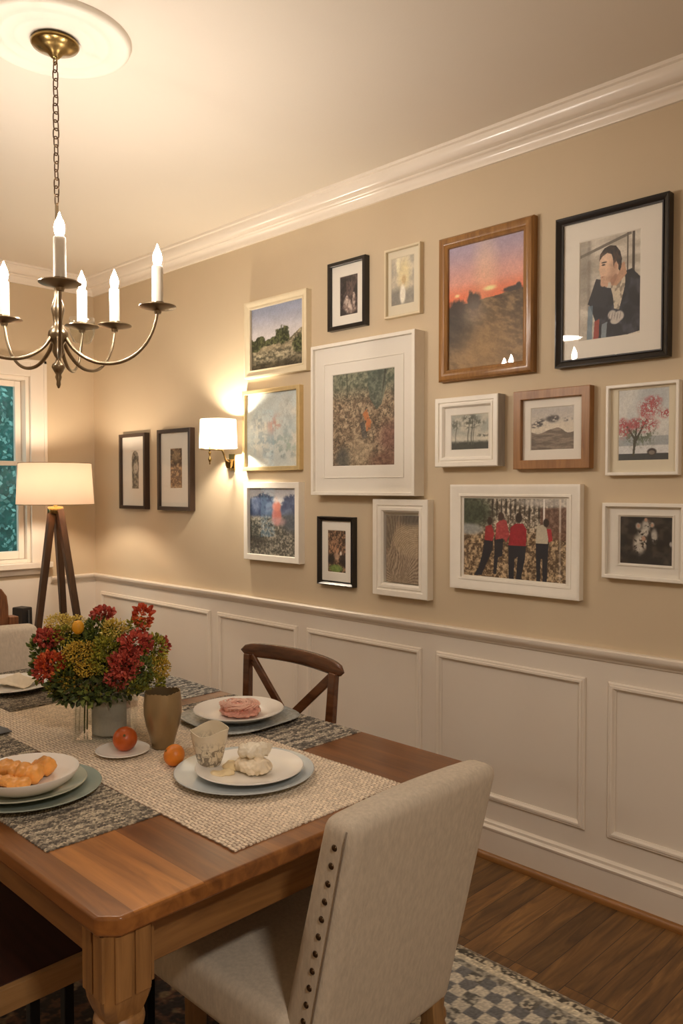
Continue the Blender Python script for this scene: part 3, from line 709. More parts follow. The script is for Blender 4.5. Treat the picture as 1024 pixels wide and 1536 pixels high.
MB().lathe([(0,2.303),(.005,2.300),(.006,2.20),(.0055,2.07),(.012,2.064),(.014,2.055),(.010,2.045),(.010,2.02),(.017,2.00),(.020,1.985),(.016,1.965),(.013,1.945),(.020,1.93),(.028,1.918),(.030,1.905),(.024,1.892),(.016,1.88),(.018,1.86),(.012,1.845),(.007,1.838),(.009,1.828),(.018,1.82),(.020,1.812),(.014,1.80),(.008,1.79),(.010,1.782),(.006,1.77),(.007,1.76),(.003,1.75),(0,1.748)], 32).build('stem', NICK, ch, smooth=60)
ZP = 1.985; ARMR = .30
ANGS = [-25, 45, 117, 139, 187, 268]
arm = None
for k, ang in enumerate(ANGS):
    if arm is None:
        pts = []; ctrl = [(.020,1.905),(.045,1.868),(.085,1.838),(.13,1.824),(.18,1.826),(.225,1.845),(.262,1.880),(.285,1.922),(.296,1.960),(.30,1.985)]
        for i in range(len(ctrl)-1):
            p0 = ctrl[max(i-1,0)]; p1 = ctrl[i]; p2 = ctrl[i+1]; p3 = ctrl[min(i+2,len(ctrl)-1)]
            for t in (0,.25,.5,.75):
                f = lambda a,b,c,d: .5*((2*b)+(-a+c)*t+(2*a-5*b+4*c-d)*t*t+(-a+3*b-3*c+d)*t**3)
                pts.append((f(p0[0],p1[0],p2[0],p3[0]), 0, f(p0[1],p1[1],p2[1],p3[1])))
        pts.append((.30,0,1.985))
        arm = MB().tube(pts, [.0062-.0022*i/len(pts) for i in range(len(pts))], 10).build('arm', NICK, ch, smooth=180)
        MB().lathe([(0,ZP-.012),(.010,ZP-.012),(.012,ZP-.004),(.030,ZP+.001),(.050,ZP+.005),(.056,ZP+.008),(.055,ZP+.011),(.048,ZP+.010),(.02,ZP+.006),(.020,ZP+.016),(.0195,ZP+.022),(0,ZP+.022)], 40, T(ARMR,0,0)).build('drip_pan', NICK, arm, smooth=60)
        MB().lathe([(0,ZP+.018),(.0165,ZP+.018),(.0165,ZP+.127),(.015,ZP+.130),(0,ZP+.130)], 24, T(ARMR,0,0)).build('candle_sleeve', CANDLE, arm, smooth=50)
        MB().lathe([(0,ZP+.130),(.008,ZP+.131),(.0125,ZP+.142),(.0140,ZP+.154),(.0115,ZP+.168),(.006,ZP+.180),(.0025,ZP+.190),(0,ZP+.196)], 16, T(ARMR,0,0)).build('flame_bulb', BULB, arm, smooth=180)
        a_ = arm
    else: a_ = copy_tree(arm, ch)
    a_.rotation_euler = (0,0,math.radians(ang))
# glass cup standing on the rear arm's pan
gc = MB().lathe([(.02,1.935),(.030,1.942),(.040,1.965),(.043,1.995),(.042,2.02),(.041,2.02),(.0415,1.995),(.038,1.966),(.029,1.944),(.02,1.937)], 32, T(ARMR,0,0), cap=False).build('glass_cup', CLEAR, ch, smooth=180)
gc.rotation_euler = (0,0,math.radians(139))

# tripod floor lamp ----------------------------------------------------------------
DARKLEG = wood('tripod_walnut', hexc(52,34,20), hexc(90,60,36), 'z', .4)
SHADE = shade_mat('linen_lamp_shade', (.84,.64,.48,1), .095)
lx, ly = -4.42, 2.145
RVX, RVY, DVX, DVY = .7115, .7027, -.7027, .7115
lamp = empty('floor_lamp', (lx, ly, 0), 0, 'tripod floor lamp with dark wooden legs and a glowing linen drum shade in the corner', 'lamp')
# seen legs: one to the left, two to the right
for ax, ay in [(RVX*r*math.sin(t)+DVX*r*math.cos(t), RVY*r*math.sin(t)+DVY*r*math.cos(t)) for t, r in ((math.radians(-4),.27),(math.radians(113),.29),(math.radians(232),.19))]:
    MB().bar((ax*.10,ay*.10,1.325), (ax,ay,.0), .036, .040, .028, .030).build('leg', DARKLEG, lamp, bevel=.004)
MB().lathe([(0,1.30),(.040,1.30),(.044,1.306),(.044,1.334),(.040,1.34),(.012,1.342),(.010,1.352),(.008,1.40),(.013,1.402),(.013,1.44),(0,1.442)], 32).build('hub', BRASS, lamp, smooth=50)
MB().lathe([(0,1.442),(.012,1.444),(.022,1.462),(.029,1.485),(.026,1.51),(.014,1.525),(0,1.53)], 20).build('bulb', emis('lamp_bulb_glow', (1,.80,.60,1), 330), lamp, smooth=180)
sp = [(.212,1.352),(.2123,1.352),(.200,1.588),(.1985,1.588)]
MB().lathe([(.213,1.352),(.198,1.588)], 64, cap=False).build('lamp_shade', SHADE, lamp, smooth=180)
m = MB()
for z, r in ((1.353,.2132),(1.587,.1982)):
    m.tube([(r*math.cos(a), r*math.sin(a), z) for a in [2*PI*i/64 for i in range(64)]], .0018, 6, True)
for k in range(3):
    a = 2*PI*k/3; m.tube([(.013*math.cos(a),.013*math.sin(a),1.42),(.1,0.0,1.575) if False else (.10*math.cos(a),.10*math.sin(a),1.575),(.198*math.cos(a),.198*math.sin(a),1.586)], .0015, 5)
m.build('shade_ring', BRASS, lamp, smooth=180)

# wall sconce ----------------------------------------------------------------------
SHW = shade_mat('white_sconce_shade', (.9,.86,.78,1), .35)
sx, sy = -3.352, 2.50
sc_ = empty('wall_sconce', (sx, sy, 1.55), 0, 'brass wall sconce with a brightly lit white drum shade', 'sconce')
MB().lathe([(.096,.10),(.090,.245)], 56, cap=False).build('lamp_shade', SHW, sc_, smooth=180)
MB().lathe([(0,-.005),(.004,0),(.003,.008),(.007,.016),(.009,.024),(.006,.032),(.003,.04),(.005,.05),(.008,.056),(.004,.064),(.003,.075),(.005,.085),(.012,.09),(.012,.13),(0,.13)], 20, T(-.045,-.02,.02)).build('finial_post', BRASS, sc_, smooth=60)
MB().tube([(-.045,-.02,.098),(-.045,-.02,.14),(-.01,-.0,.145),(0,0,.15)], .005, 8).build('lamp_holder', BRASS, sc_, smooth=60)
MB().lathe([(0,.15),(.012,.152),(.020,.165),(.022,.178),(.015,.192),(0,.20)], 18).build('bulb', emis('sconce_bulb_glow', (1,.86,.68,1), 1000), sc_, smooth=180)
MB().tube([(-.045,-.02,.094),(-.02,.0,.094),(-.01,.03,.092),(-.012,.045,.07),(-.02,.06,.045),(-.03,.085,.035),(-.05,.12,.03)], .0048, 8).build('arm', BRASS, sc_, smooth=180)
m = MB(); m.lathe([(.0,.0),(.014,.0),(.020,.012),(.024,.04),(.027,.042),(.027,.046),(0,.048)], 24, T(-.062,.118,.0)); m.box(-.085,-.04,.132,.139,-.01,.075)
m.build('wall_cup', BRASS, sc_, smooth=50)
MB().lathe([(.036,.0),(.038,.002),(.036,.004),(0,.004)], 28, T(-.062,-.02,.092)).build('drip_disc', BRASS, sc_, smooth=60)

# unseen lamps: fill added behind the camera, the other inferred from a glass reflection -----------------------------
def flush(loc, label, st):
    fl = empty('unseen_ceiling_lamp', loc, 0, label, 'lamp')
    MB().lathe([(0,0),(.17,0),(.172,-.036),(.160,-.040),(.160,-.030)], 40, cap=False).build('lamp_base', NICK, fl, smooth=50)
    MB().lathe([(.1605,-.033),(.10,-.036),(0,-.037)], 40, cap=False).build('lamp_diffuser', emis('opal_diffuser', (1,.908,.812,1), st), fl, smooth=180)
flush((1.0,.15,CZ), 'added unseen round fill lamp behind the camera', 150)
flush((-3.62,-1.2,CZ), 'round opal ceiling lamp over the side of the room', 40)

# ------------------------------------------------------------------ rug
RUGM = colmat('woven_rug_wool', rough=.95, sheen=.2)
def rug():
    x0, x1, y0, y1 = -3.7, -.25, .27, 2.045; s = .005
    nx = int((x1-x0)/s)+1; ny = int((y1-y0)/s)+1
    X, Y = np.meshgrid(np.linspace(x0,x1,nx), np.linspace(y0,y1,ny))
    e = np.minimum(np.minimum(X-x0, x1-X), np.minimum(Y-y0, y1-Y))
    rs = np.random.RandomState(3); rn = rs.rand(*X.shape); sp_ = (vnoise(X/.009, Y/.009, 5) > .5).astype(float)
    wx = X+.010*(vnoise(X/.03, Y/.03, 9)-.5); wy = Y+.010*(vnoise(X/.03, Y/.03, 19)-.5)
    ix = np.floor(wx/.0445); iy = np.floor(wy/.0445); ck = ((ix+iy) % 2 == 0)
    cellr = vnoise(ix*7.1+.5, iy*9.3+.5, 77)
    grey = C(112,112,112); white = C(206,198,180)
    c = np.ones(X.shape+(3,))*grey
    mott = mixc(C(96,92,84), C(196,188,168), sp_)
    c = np.where(ck[...,None], np.where((cellr > .36)[...,None], white, mott), c)
    c = mixc(c, mott, ((~ck) & (cellr > .72))*.8)
    inner = (e > .46)
    dm = mixc(C(50,34,28), C(118,80,56), sst(.5,.62,fbm(X/.035, Y/.035, 41, 3, .7)))
    dm = mixc(dm, C(186,160,120), sst(.66,.72,fbm(X/.05+9, Y/.05, 43, 3, .7))*.7)
    c = np.where(inner[...,None], dm, c)
    g2 = (e > .40) & (e <= .46); c = np.where(g2[...,None], mixc(C(110,78,56), C(170,140,104), sp_), c)
    # banded edge
    c = np.where((e < .085)[...,None], mixc(C(112,108,98), white, (sp_*.6)), c)
    c = np.where((e < .060)[...,None], mixc(C(200,190,166), C(226,216,192), sp_), c)
    c = np.where((e < .036)[...,None], mixc(C(74,66,54), C(204,192,166), (vnoise(X/.008, Y/.008, 6) > .52).astype(float)), c)
    c = np.where((e < .010)[...,None], mixc(C(110,98,80), C(168,154,128), sp_), c)
    c = c*(.86+.28*rn[...,None])
    Z = .008+.0022*rn+.002*sst(0,.02,e)
    P = np.stack([X, Y, Z], -1).reshape(-1,3); idx = np.arange(nx*ny).reshape(ny, nx)
    F = np.stack([idx[:-1,:-1], idx[:-1,1:], idx[1:,1:], idx[1:,:-1]], -1).reshape(-1,4)
    # hem down to the floor
    ring_ = np.concatenate([idx[0,:], idx[1:,-1], idx[-1,-2::-1], idx[-2:0:-1,0]])
    base = P[ring_].copy(); base[:,2] = .0005; o = len(P)
    P = np.concatenate([P, base]); k = len(ring_); a = np.arange(k); b = (a+1) % k
    F2 = np.stack([ring_[a], o+a, o+b, ring_[b]], -1); F = np.concatenate([F, F2])
    cc = lin(np.clip(c, 0, 1)).reshape(-1,3); cc = np.concatenate([cc, cc[ring_]*.7+.0])
    g = grid_mesh('area_rug', RUGM, P, F, cc)
    tag(g, 'patterned area rug with grey and white checks and dark red brown field', 'rug')
rug()

# ------------------------------------------------------------------ dining table
TX0, TX1, TY0, TY1, TZ = -3.05, -1.165, .640, 1.680, .750
tb = empty('dining_table', ((TX0+TX1)/2, (TY0+TY1)/2, 0), 0, 'honey brown wooden dining table with plank top and turned legs', 'table')
TTOP = wood('table_plank_wood', hexc(112,70,36), hexc(180,124,68), 'x', .28, 1.0, .12, tint=True, bump=.12)
TLEG = wood('table_leg_wood', hexc(112,76,40), hexc(172,126,74), 'z', .42, 1.2, .05)
TAP = wood('table_apron_wood', hexc(108,72,38), hexc(164,118,68), 'x', .42, 1.0)
tw, td = (TX1-TX0)/2, (TY1-TY0)/2
def tabletop():
    ch_ = .030; th = .034
    ys = [-td, -td+ch_, -td+.055, -td+.195, -td+.36, -td+.53, -td+.70, -td+.86, td-ch_, td]
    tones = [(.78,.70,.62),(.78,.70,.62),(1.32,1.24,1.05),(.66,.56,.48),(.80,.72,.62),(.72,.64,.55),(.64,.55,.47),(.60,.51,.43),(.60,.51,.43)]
    def hw_(y): return tw-ch_ if abs(y) > td-1e-6 else tw
    vs = []; fs = []; fc = []
    for z in (TZ-th, TZ):
        for y in ys: vs += [(-hw_(y),y,z),(hw_(y),y,z)]
    n = len(ys); o = 2*n
    for i in range(n-1):
        a, b, c, d = 2*i, 2*i+1, 2*i+3, 2*i+2
        fs.append((o+a,o+b,o+c,o+d)); fc.append(tones[i]); fs.append((a,d,c,b)); fc.append(tones[i])
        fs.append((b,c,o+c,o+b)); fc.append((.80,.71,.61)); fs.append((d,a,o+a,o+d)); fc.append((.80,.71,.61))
    fs.append((0,1,o+1,o)); fc.append(tones[0]); e = 2*(n-1); fs.append((e+1,e,o+e,o+e+1)); fc.append(tones[-1])
    me = bpy.data.meshes.new('table_top'); me.from_pydata(vs, [], fs); me.update()
    at = me.color_attributes.new('Col', 'FLOAT_COLOR', 'CORNER')
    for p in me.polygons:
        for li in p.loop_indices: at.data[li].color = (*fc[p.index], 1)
    me.materials.append(TTOP); me.shade_smooth(); me.set_sharp_from_angle(angle=math.radians(40))
    ob = bpy.data.objects.new('table_top', me); COL.objects.link(ob); ob.parent = tb
    b = ob.modifiers.new('bevel', 'BEVEL'); b.width = .007; b.segments = 4; b.limit_method = 'ANGLE'; b.harden_normals = True
tabletop()
ax, ay = tw-.045, td-.045
MB().box(-ax+.06, ax-.06, -ay+.008, -ay+.032, .615, TZ-.035).build('apron', TAP, tb, bevel=.003)
MB().box(-ax+.06, ax-.06, ay-.075, ay-.051, .615, TZ-.035).build('apron', TAP, tb, bevel=.003)
TAPY = wood('table_apron_wood_end', hexc(108,72,38), hexc(164,118,68), 'y', .42, 1.0)
for s_ in (-1, 1):
    x = s_*(ax-.020)
    MB().box(x-.012, x+.012, -ay+.06, ay-.10, .615, TZ-.035).build('apron', TAPY, tb, bevel=.003)
leg0 = None
for s1 in (1, -1):
    for s2 in (-1, 1):
        if leg0 is None:
            m = MB(); q = .045; c = .014
            # fluted square block with chamfered corners tapering into the turning
            def oct_(s, z): 
                a = q*s; b_ = max(a-c*1.0, a*.6)
                return [(-b_,-a,z),(b_,-a,z),(a,-b_,z),(a,b_,z),(b_,a,z),(-b_,a,z),(-a,b_,z),(-a,-b_,z)]
            rows = [(1,TZ-.0345),(1,.600),(.97,.588),(.86,.572),(.78,.562)]
            vs = []; [vs.extend(oct_(s, z)) for s, z in rows]; fs = []
            for r in range(len(rows)-1):
                for i in range(8):
                    j = (i+1) % 8; fs.append((r*8+i,(r+1)*8+i,(r+1)*8+j,r*8+j))
            m.add(vs, fs)
            for a in range(4):
                M_ = R(a*PI/2, 'Z')
                m.box(-.033,-.004,-q-.004,-q+.001,.605,.714,M_); m.box(.004,.033,-q-.004,-q+.001,.605,.714,M_)
            m.lathe([(.036,.566),(.036,.560),(.042,.554),(.0435,.545),(.042,.535),(.036,.528),(.038,.520),(.045,.506),(.048,.478),(.046,.41),(.040,.34),(.034,.27),(.029,.20),(.026,.15),(.031,.142),(.033,.132),(.030,.124),(.027,.118),(.034,.10),(.036,.08),(.030,.055),(.022,.03),(.020,0.0130),(0,0.0130)], 40)
            leg0 = m.build('leg', TLEG, tb, smooth=35); l = leg0
        else:
            l = leg0.copy(); COL.objects.link(l); l.parent = tb
        l.location = (s1*(ax-.012-(.012 if s2 == 1 else 0)), s2*(ay-.012)-(.045 if s2 == 1 else 0), 0)

# ------------------------------------------------------------------ textiles on the table
KNIT = colmat('knitted_yarn', rough=.95, sheen=.15, bump=.3, bscale=700)
def textile(name, x0, x1, y0, y1, z, pitch, light, dark, seed, kind, warp=.0, rz=0):
    """hand woven mat: rows of stitches with real relief; per-stitch yarn colour, gap shade put into the colour"""
    s = pitch/5.; nx = int((x1-x0)/s)+1; ny = int((y1-y0)/s)+1
    X, Y = np.meshgrid(np.linspace(0,x1-x0,nx), np.linspace(0,y1-y0,ny)); W = x1-x0; H = y1-y0
    px, py = pitch*1.25, pitch
    X0_, Y0_ = X, Y
    if kind == 'mat': X, Y = Y, X
    row = np.floor(Y/py); sx_ = X+(row % 2)*px*.5+.15*px*vnoise(X/.03, Y/.03, seed)
    col = np.floor(sx_/px); fx = sx_/px-col; fy = Y/py-row
    hgt = (np.sin(PI*fx)**.6)*(np.sin(PI*fy)**.6)
    st = vnoise(col*3.7+.5, row*5.3+.5, seed+3)
    if kind == 'runner':
        c = mixc(light, light*.86, st); c = mixc(c, dark, sst(.42,.12,hgt)*.95)  # dark holes between stitches: gap shade and dark thread, both in the colour
    else:
        rowt = vnoise(row*.9, row*0+seed, seed+5)
        pick = st*.45+.20*rowt+.35*vnoise(X/.035, row*1.7, seed+8)
        c = mixc(dark, light, sst(.30,.70,pick)); c = mixc(c, dark*.7, sst(.35,.1,hgt)*.7)  # low spots darkened: shade between stitches painted over the yarn tones
    c = c*(.92+.16*np.random.RandomState(seed).rand(*X.shape))[...,None]
    X, Y = X0_, Y0_
    e = np.minimum(np.minimum(X, W-X), np.minimum(Y, H-Y))
    Z = z+.0026+.0032*hgt*sst(-.001,.004,e)+warp*sst(.4,.75,fbm(X/.12, Y/.12, seed+9, 2))
    # gently uneven hem
    DX = .0010*(np.sin(Y/py*2*PI*.5)+vnoise(Y/.05, Y*0, seed)*2-1); DY = .0010*(np.sin(X/px*PI)+vnoise(X/.05, X*0, seed+1)*2-1)
    P = np.stack([X-W/2+DX, Y-H/2+DY, Z], -1).reshape(-1,3); idx = np.arange(nx*ny).reshape(ny,nx)
    F = np.stack([idx[:-1,:-1], idx[:-1,1:], idx[1:,1:], idx[1:,:-1]], -1).reshape(-1,4)
    ring_ = np.concatenate([idx[0,:], idx[1:,-1], idx[-1,-2::-1], idx[-2:0:-1,0]])
    base = P[ring_].copy(); base[:,2] = z+.0002; o = len(P); P = np.concatenate([P, base]); k = len(ring_); a = np.arange(k); b = (a+1) % k
    F = np.concatenate([F, np.stack([ring_[a], o+a, o+b, ring_[b]], -1)])
    cc = lin(np.clip(c,0,1)).reshape(-1,3); cc = np.concatenate([cc, cc[ring_]])
    g = grid_mesh(name, KNIT, P, F, cc, None, True)
    g.location = ((x0+x1)/2, (y0+y1)/2, 0); g.rotation_euler = (0,0,rz)
    return g
r_ = textile('table_runner', -3.02, -1.222, .944, 1.437, TZ, .0092, C(246,228,202), C(112,80,56), 3, 'runner', .0008)
tag(r_, 'long cream woven table runner down the middle of the dining table', 'runner')
DK, LT = C(92,84,74), C(204,190,164)
g = textile('placemat', -1.935, -1.476, .690, .9425, TZ, .0052, LT, DK, 11, 'mat', .0006, 0); tag(g, 'grey mottled woven placemat under the stacked plates with the pastry', 'placemat', 'grey woven placemats')
g = textile('placemat', -2.60, -2.065, .70, .9425, TZ, .0052, LT, DK*.9, 12, 'mat', .0006, .0); tag(g, 'grey woven placemat at the left edge, partly under the folded grey napkin', 'placemat', 'grey woven placemats')
g = textile('placemat', -2.16, -1.572, 1.4385, 1.668, TZ, .0075, C(206,194,172), C(84,78,72), 13, 'mat', .0008, .0); tag(g, 'grey and white woven placemat below the plate with pink food', 'placemat', 'grey woven placemats')
g = textile('placemat', -2.80, -2.235, 1.4385, 1.672, TZ, .0085, C(204,200,188), C(74,74,74), 14, 'mat', .0010, .0); tag(g, 'chunky grey and white placemat behind the brass cup, on the wall side', 'placemat', 'grey woven placemats')
g = textile('placemat', -3.00, -2.47, 1.045, 1.385, TZ+.0062, .0060, LT*.8, DK*.8, 15, 'mat', .0006, .0); tag(g, 'dark woven placemat under the far plate beyond the flowers', 'placemat', 'grey woven placemats')

# ------------------------------------------------------------------ crockery
PORC = simple('white_porcelain', hexc(240,236,228), rough=.16, noise=.01)
BLUEP = simple('pale_blue_glaze', hexc(190,198,200), rough=.14, noise=.03, nscale=12)
GREENP = simple('sage_glaze', hexc(158,170,160), rough=.16, noise=.04, nscale=14)
def plate(name, loc, r, mat, label, depth=.016, rim=.35, squarish=0, tilt=(0,0), group=None, cat='plate', th=.004):
    prof = []; fr = r*(1-rim)
    prof = [(0,.004),(fr*.62,.004),(fr*.66,.0),(fr*.72,.0),(fr*.76,.004),(fr,.0055),(fr+(r-fr)*.5,depth*.62),(r-.002,depth-.0005),(r,depth+.001),(r-.0015,depth+.0028),(fr+(r-fr)*.5,depth*.62+th*.8),(fr*.98,.0055+th),(fr*.7,.004+th),(0,.004+th)]
    prof[0] = (0,.004)
    m = MB(); m.lathe(prof, 72, cap=False)
    if squarish:
        v2 = []
        for x, y, z in m.v:
            a = math.atan2(y, x); k = 1+squarish*(abs(math.cos(2*a))**1.5*-1+.5)*.5; w = .2+.8*min(1, math.hypot(x,y)/r)
            v2.append((x*(1+(k-1)*w), y*(1+(k-1)*w), z+.003*math.sin(3*a+1)*(math.hypot(x,y)/r)**2))
        m.v = v2
    o = m.build(name, mat, None, smooth=60); o.location = loc; o.rotation_euler = (tilt[0], tilt[1], 0)
    tag(o, label, cat, group); return o
ZR = TZ+.0064   # top of the runner
ZM = TZ+.0064
# front setting
plate('dinner_plate', (-1.521,1.208,ZR), .168, BLUEP, 'wide pale blue dinner plate on the runner, below the plate with cream dumplings', .015, .38)
plate('side_plate', (-1.503,1.209,ZR+.0099), .129, PORC, 'white plate holding the cream dumplings and the patterned cup', .013, .34).scale = (1,1,1.3)
# wall side setting
BLUES = BLUEP
plate('square_plate', (-1.899,1.490,ZM), .172, simple('mottled_blue_glaze', hexc(160,166,166), rough=.2, noise=.3, nscale=90), 'soft square mottled grey blue plate under the white plate with pink food', .014, .36, squarish=.22)
plate('side_plate', (-1.894,1.483,ZM+.0099), .134, PORC, 'white plate with crumpled pink food, beside the cross back chair', .022, .34).scale = (1,1,1.2)
# near left setting
plate('dinner_plate', (-1.778,.797,ZM), .155, GREENP, 'largest sage green plate at the bottom of the near stack', .016, .36)
plate('salad_plate', (-1.781,.787,ZM+.0100), .133, simple('pale_sage_glaze', hexc(186,190,172), rough=.14, noise=.04), 'paler green plate in the middle of the near stack', .016, .36).scale = (1,1,1.15)
bw_ = MB().lathe([(0,.003),(.045,.003),(.048,0),(.054,0),(.058,.004),(.085,.012),(.108,.026),(.118,.040),(.1175,.0425),(.115,.0415),(.104,.029),(.082,.017),(.05,.010),(0,.009)], 72, cap=False).build('shallow_bowl', PORC, None, smooth=60)
bw_.location = (-1.752,.776,ZM+.0206); bw_.scale = (.95,.95,1.08); tag(bw_, 'shallow white bowl of golden pastries on top of the near stack', 'bowl')
# far setting
plate('dinner_plate', (-2.735,1.160,TZ+.0126), .140, PORC, 'white plate at the far left edge beneath the crumpled napkin', .018, .36)
# saucer
plate('saucer', (-1.880,1.090,ZR), .070, PORC, 'small white saucer holding the orange by the flower vase', .008, .30, th=.003)

# organic lumps: many soft blobs fused into one surface
def blob(name, parts, mat, label=None, cat=None, vox=.003, amp=.004, scale=60, seed=0, parent=None, sub=3, smooth_it=4):
    import bmesh
    bm = bmesh.new()
    for (x,y,z,rx,ry,rz) in parts:
        M_ = T(x,y,z) @ Matrix.Diagonal((rx,ry,rz,1)); bmesh.ops.create_icosphere(bm, subdivisions=sub, radius=1, matrix=M_)
    me = bpy.data.meshes.new(name); bm.to_mesh(me); bm.free()
    o = bpy.data.objects.new(name, me); COL.objects.link(o); me.materials.append(mat)
    m1 = o.modifiers.new('r', 'REMESH'); m1.mode = 'VOXEL'; m1.voxel_size = vox; m1.use_smooth_shade = True
    m2 = o.modifiers.new('s', 'SMOOTH'); m2.factor = .5; m2.iterations = smooth_it
    if amp:
        t = bpy.data.textures.new(name+'_bumps', 'CLOUDS'); t.noise_scale = 1./scale; t.noise_depth = 2
        m3 = o.modifiers.new('d', 'DISPLACE'); m3.texture = t; m3.strength = amp; m3.mid_level = .5; m3.texture_coords = 'LOCAL'
    if parent is not None: o.parent = parent
    if label: tag(o, label, cat)
    return o
CRM = simple('cream_dumpling', hexc(234,218,190), rough=.45, noise=.12, nscale=40, bump=.2)
CRM2 = simple('white_sauce', hexc(232,222,200), rough=.3, noise=.05, nscale=40)
zf = ZR+.0206
d1 = blob('dumpling', [(0,0,.013,.042,.030,.013),(-.018,.01,.016,.02,.018,.012),(.02,-.004,.016,.022,.02,.012),(.0,-.018,.009,.03,.012,.008)], CRM, 'flat round cream dumpling lying on the white plate', 'food', .0018, .014, 70, smooth_it=2)
d1.location = (-1.482,1.204,zf-.001); d1.scale = (1.3,1.3,1.3)
d2 = blob('dumpling', [(0,0,.012,.024,.020,.012),(.014,.006,.014,.016,.014,.012),(-.014,-.004,.012,.014,.014,.011)], CRM2, 'smaller whitish dumpling sitting on top of the flat one', 'food', .0018, .013, 80, 3, smooth_it=2)
d2.location = (-1.494,1.212,zf+.029); d2.scale = (1.35,1.35,1.35); d2.rotation_euler = (.1,.1,.8)
d3 = blob('sauce_crumbs', [(0,0,.005,.022,.016,.007),(.018,-.022,.004,.015,.012,.006),(-.016,.012,.004,.014,.012,.006),(.008,-.040,.003,.020,.012,.004)], simple('pale_yellow_sauce', hexc(236,216,172), rough=.35, noise=.08), 'spoonful of pale yellow sauce between the patterned cup and the dumplings', 'food', .002, .004, 120, 5)
d3.location = (-1.533,1.178,zf-.0015); d3.scale = (1.2,1.2,1.3)
# pink crumpled food
PINK = simple('pink_shavings', hexc(226,166,148), rough=.5, noise=.22, nscale=60, bump=.3)
pk = blob('pink_food', [(0,0,.012,.050,.040,.014)]+[(random.uniform(-.035,.035),random.uniform(-.028,.028),random.uniform(.014,.034),.013,.009,.010) for _ in range(26)], PINK, 'crumpled heap of pink food on the white plate by the cross back chair', 'food', .0022, .012, 130, 2, smooth_it=2)
pk.location = (-1.890,1.482,ZM+.0203); pk.scale = (1.35,1.35,.85)
m = MB()
for k in range(130):
    a = random.uniform(0,2*PI); r = random.uniform(0,.040); x = r*math.cos(a); y = r*math.sin(a)
    pts = [(x,y,.026)]; 
    for q in range(1,5): pts.append((x+q*.006*math.cos(a+q*.5), y+q*.006*math.sin(a+q*.5), .030+q*.0062-(q**2)*.0009))
    m.tube(pts, .0013, 5)
m.build('shaving_curls', simple('pale_pink_curls', hexc(236,190,172), rough=.45, noise=.1), pk, smooth=180)
# pastry
PAST = simple('golden_pastry', hexc(226,158,78), rough=.4, noise=.3, nscale=28, bump=.3)
ps = blob('pastry', [(-.065+.026*i, .012*math.sin(i*1.3), .014, .019,.026,.016+.003*(i % 2)) for i in range(5)]+[(.050,.022,.018,.026,.018,.017),(.034,.030,.014,.022,.014,.014)], PAST, 'golden baked pastry twist in the shallow white bowl', 'pastry', .0026, .009, 60, 4, smooth_it=9)
ps.location = (-1.785,.775,ZM+.0335); ps.rotation_euler = (0,0,math.radians(47)); ps.scale = (.98,1.15,1.3)
ps2 = blob('pastry', [(-.03+.022*i, .006*math.sin(i*2), .011, .016,.02,.012) for i in range(4)], PAST, 'shorter browned pastry piece at the near rim of the bowl', 'pastry', .0026, .006, 80, 6)
ps2.location = (-1.756,.738,ZM+.0355); ps2.rotation_euler = (0,0,math.radians(35))
# oranges
ORG = simple('orange_peel', hexc(222,128,34), rough=.38, noise=.25, nscale=16, bump=.25, bscale=260)
ORG2 = simple('orange_peel_dark', hexc(190,88,28), rough=.36, noise=.45, nscale=9, bump=.25, bscale=260)
def fruit(loc, r, mat, label, tilt):
    pr = [(0,-r*.92)]+[(r*math.sin(a)*1.0, -r*.94*math.cos(a)) for a in [PI*i/18 for i in range(1,18)]]+[(0,r*.90)]
    o = MB().lathe(pr, 36, cap=False).build('clementine', mat, None, smooth=180); o.location = loc; o.rotation_euler = tilt; tag(o, label, 'fruit')
    MB().lathe([(0,r*.86),(.003,r*.90),(.0035,r*.94),(0,r*.95)], 8).build('stem_end', simple('stem_green', hexc(92,84,40), rough=.7), o, smooth=60)
fruit((-1.872,1.092,ZR+.0075+.0300), .0315, ORG2, 'dark orange clementine sitting on the small saucer', (.5,.9,0))
fruit((-1.700,1.128,ZR+.0262), .0270, ORG, 'small orange clementine lying on the runner beside the patterned cup', (.9,-.4,0))
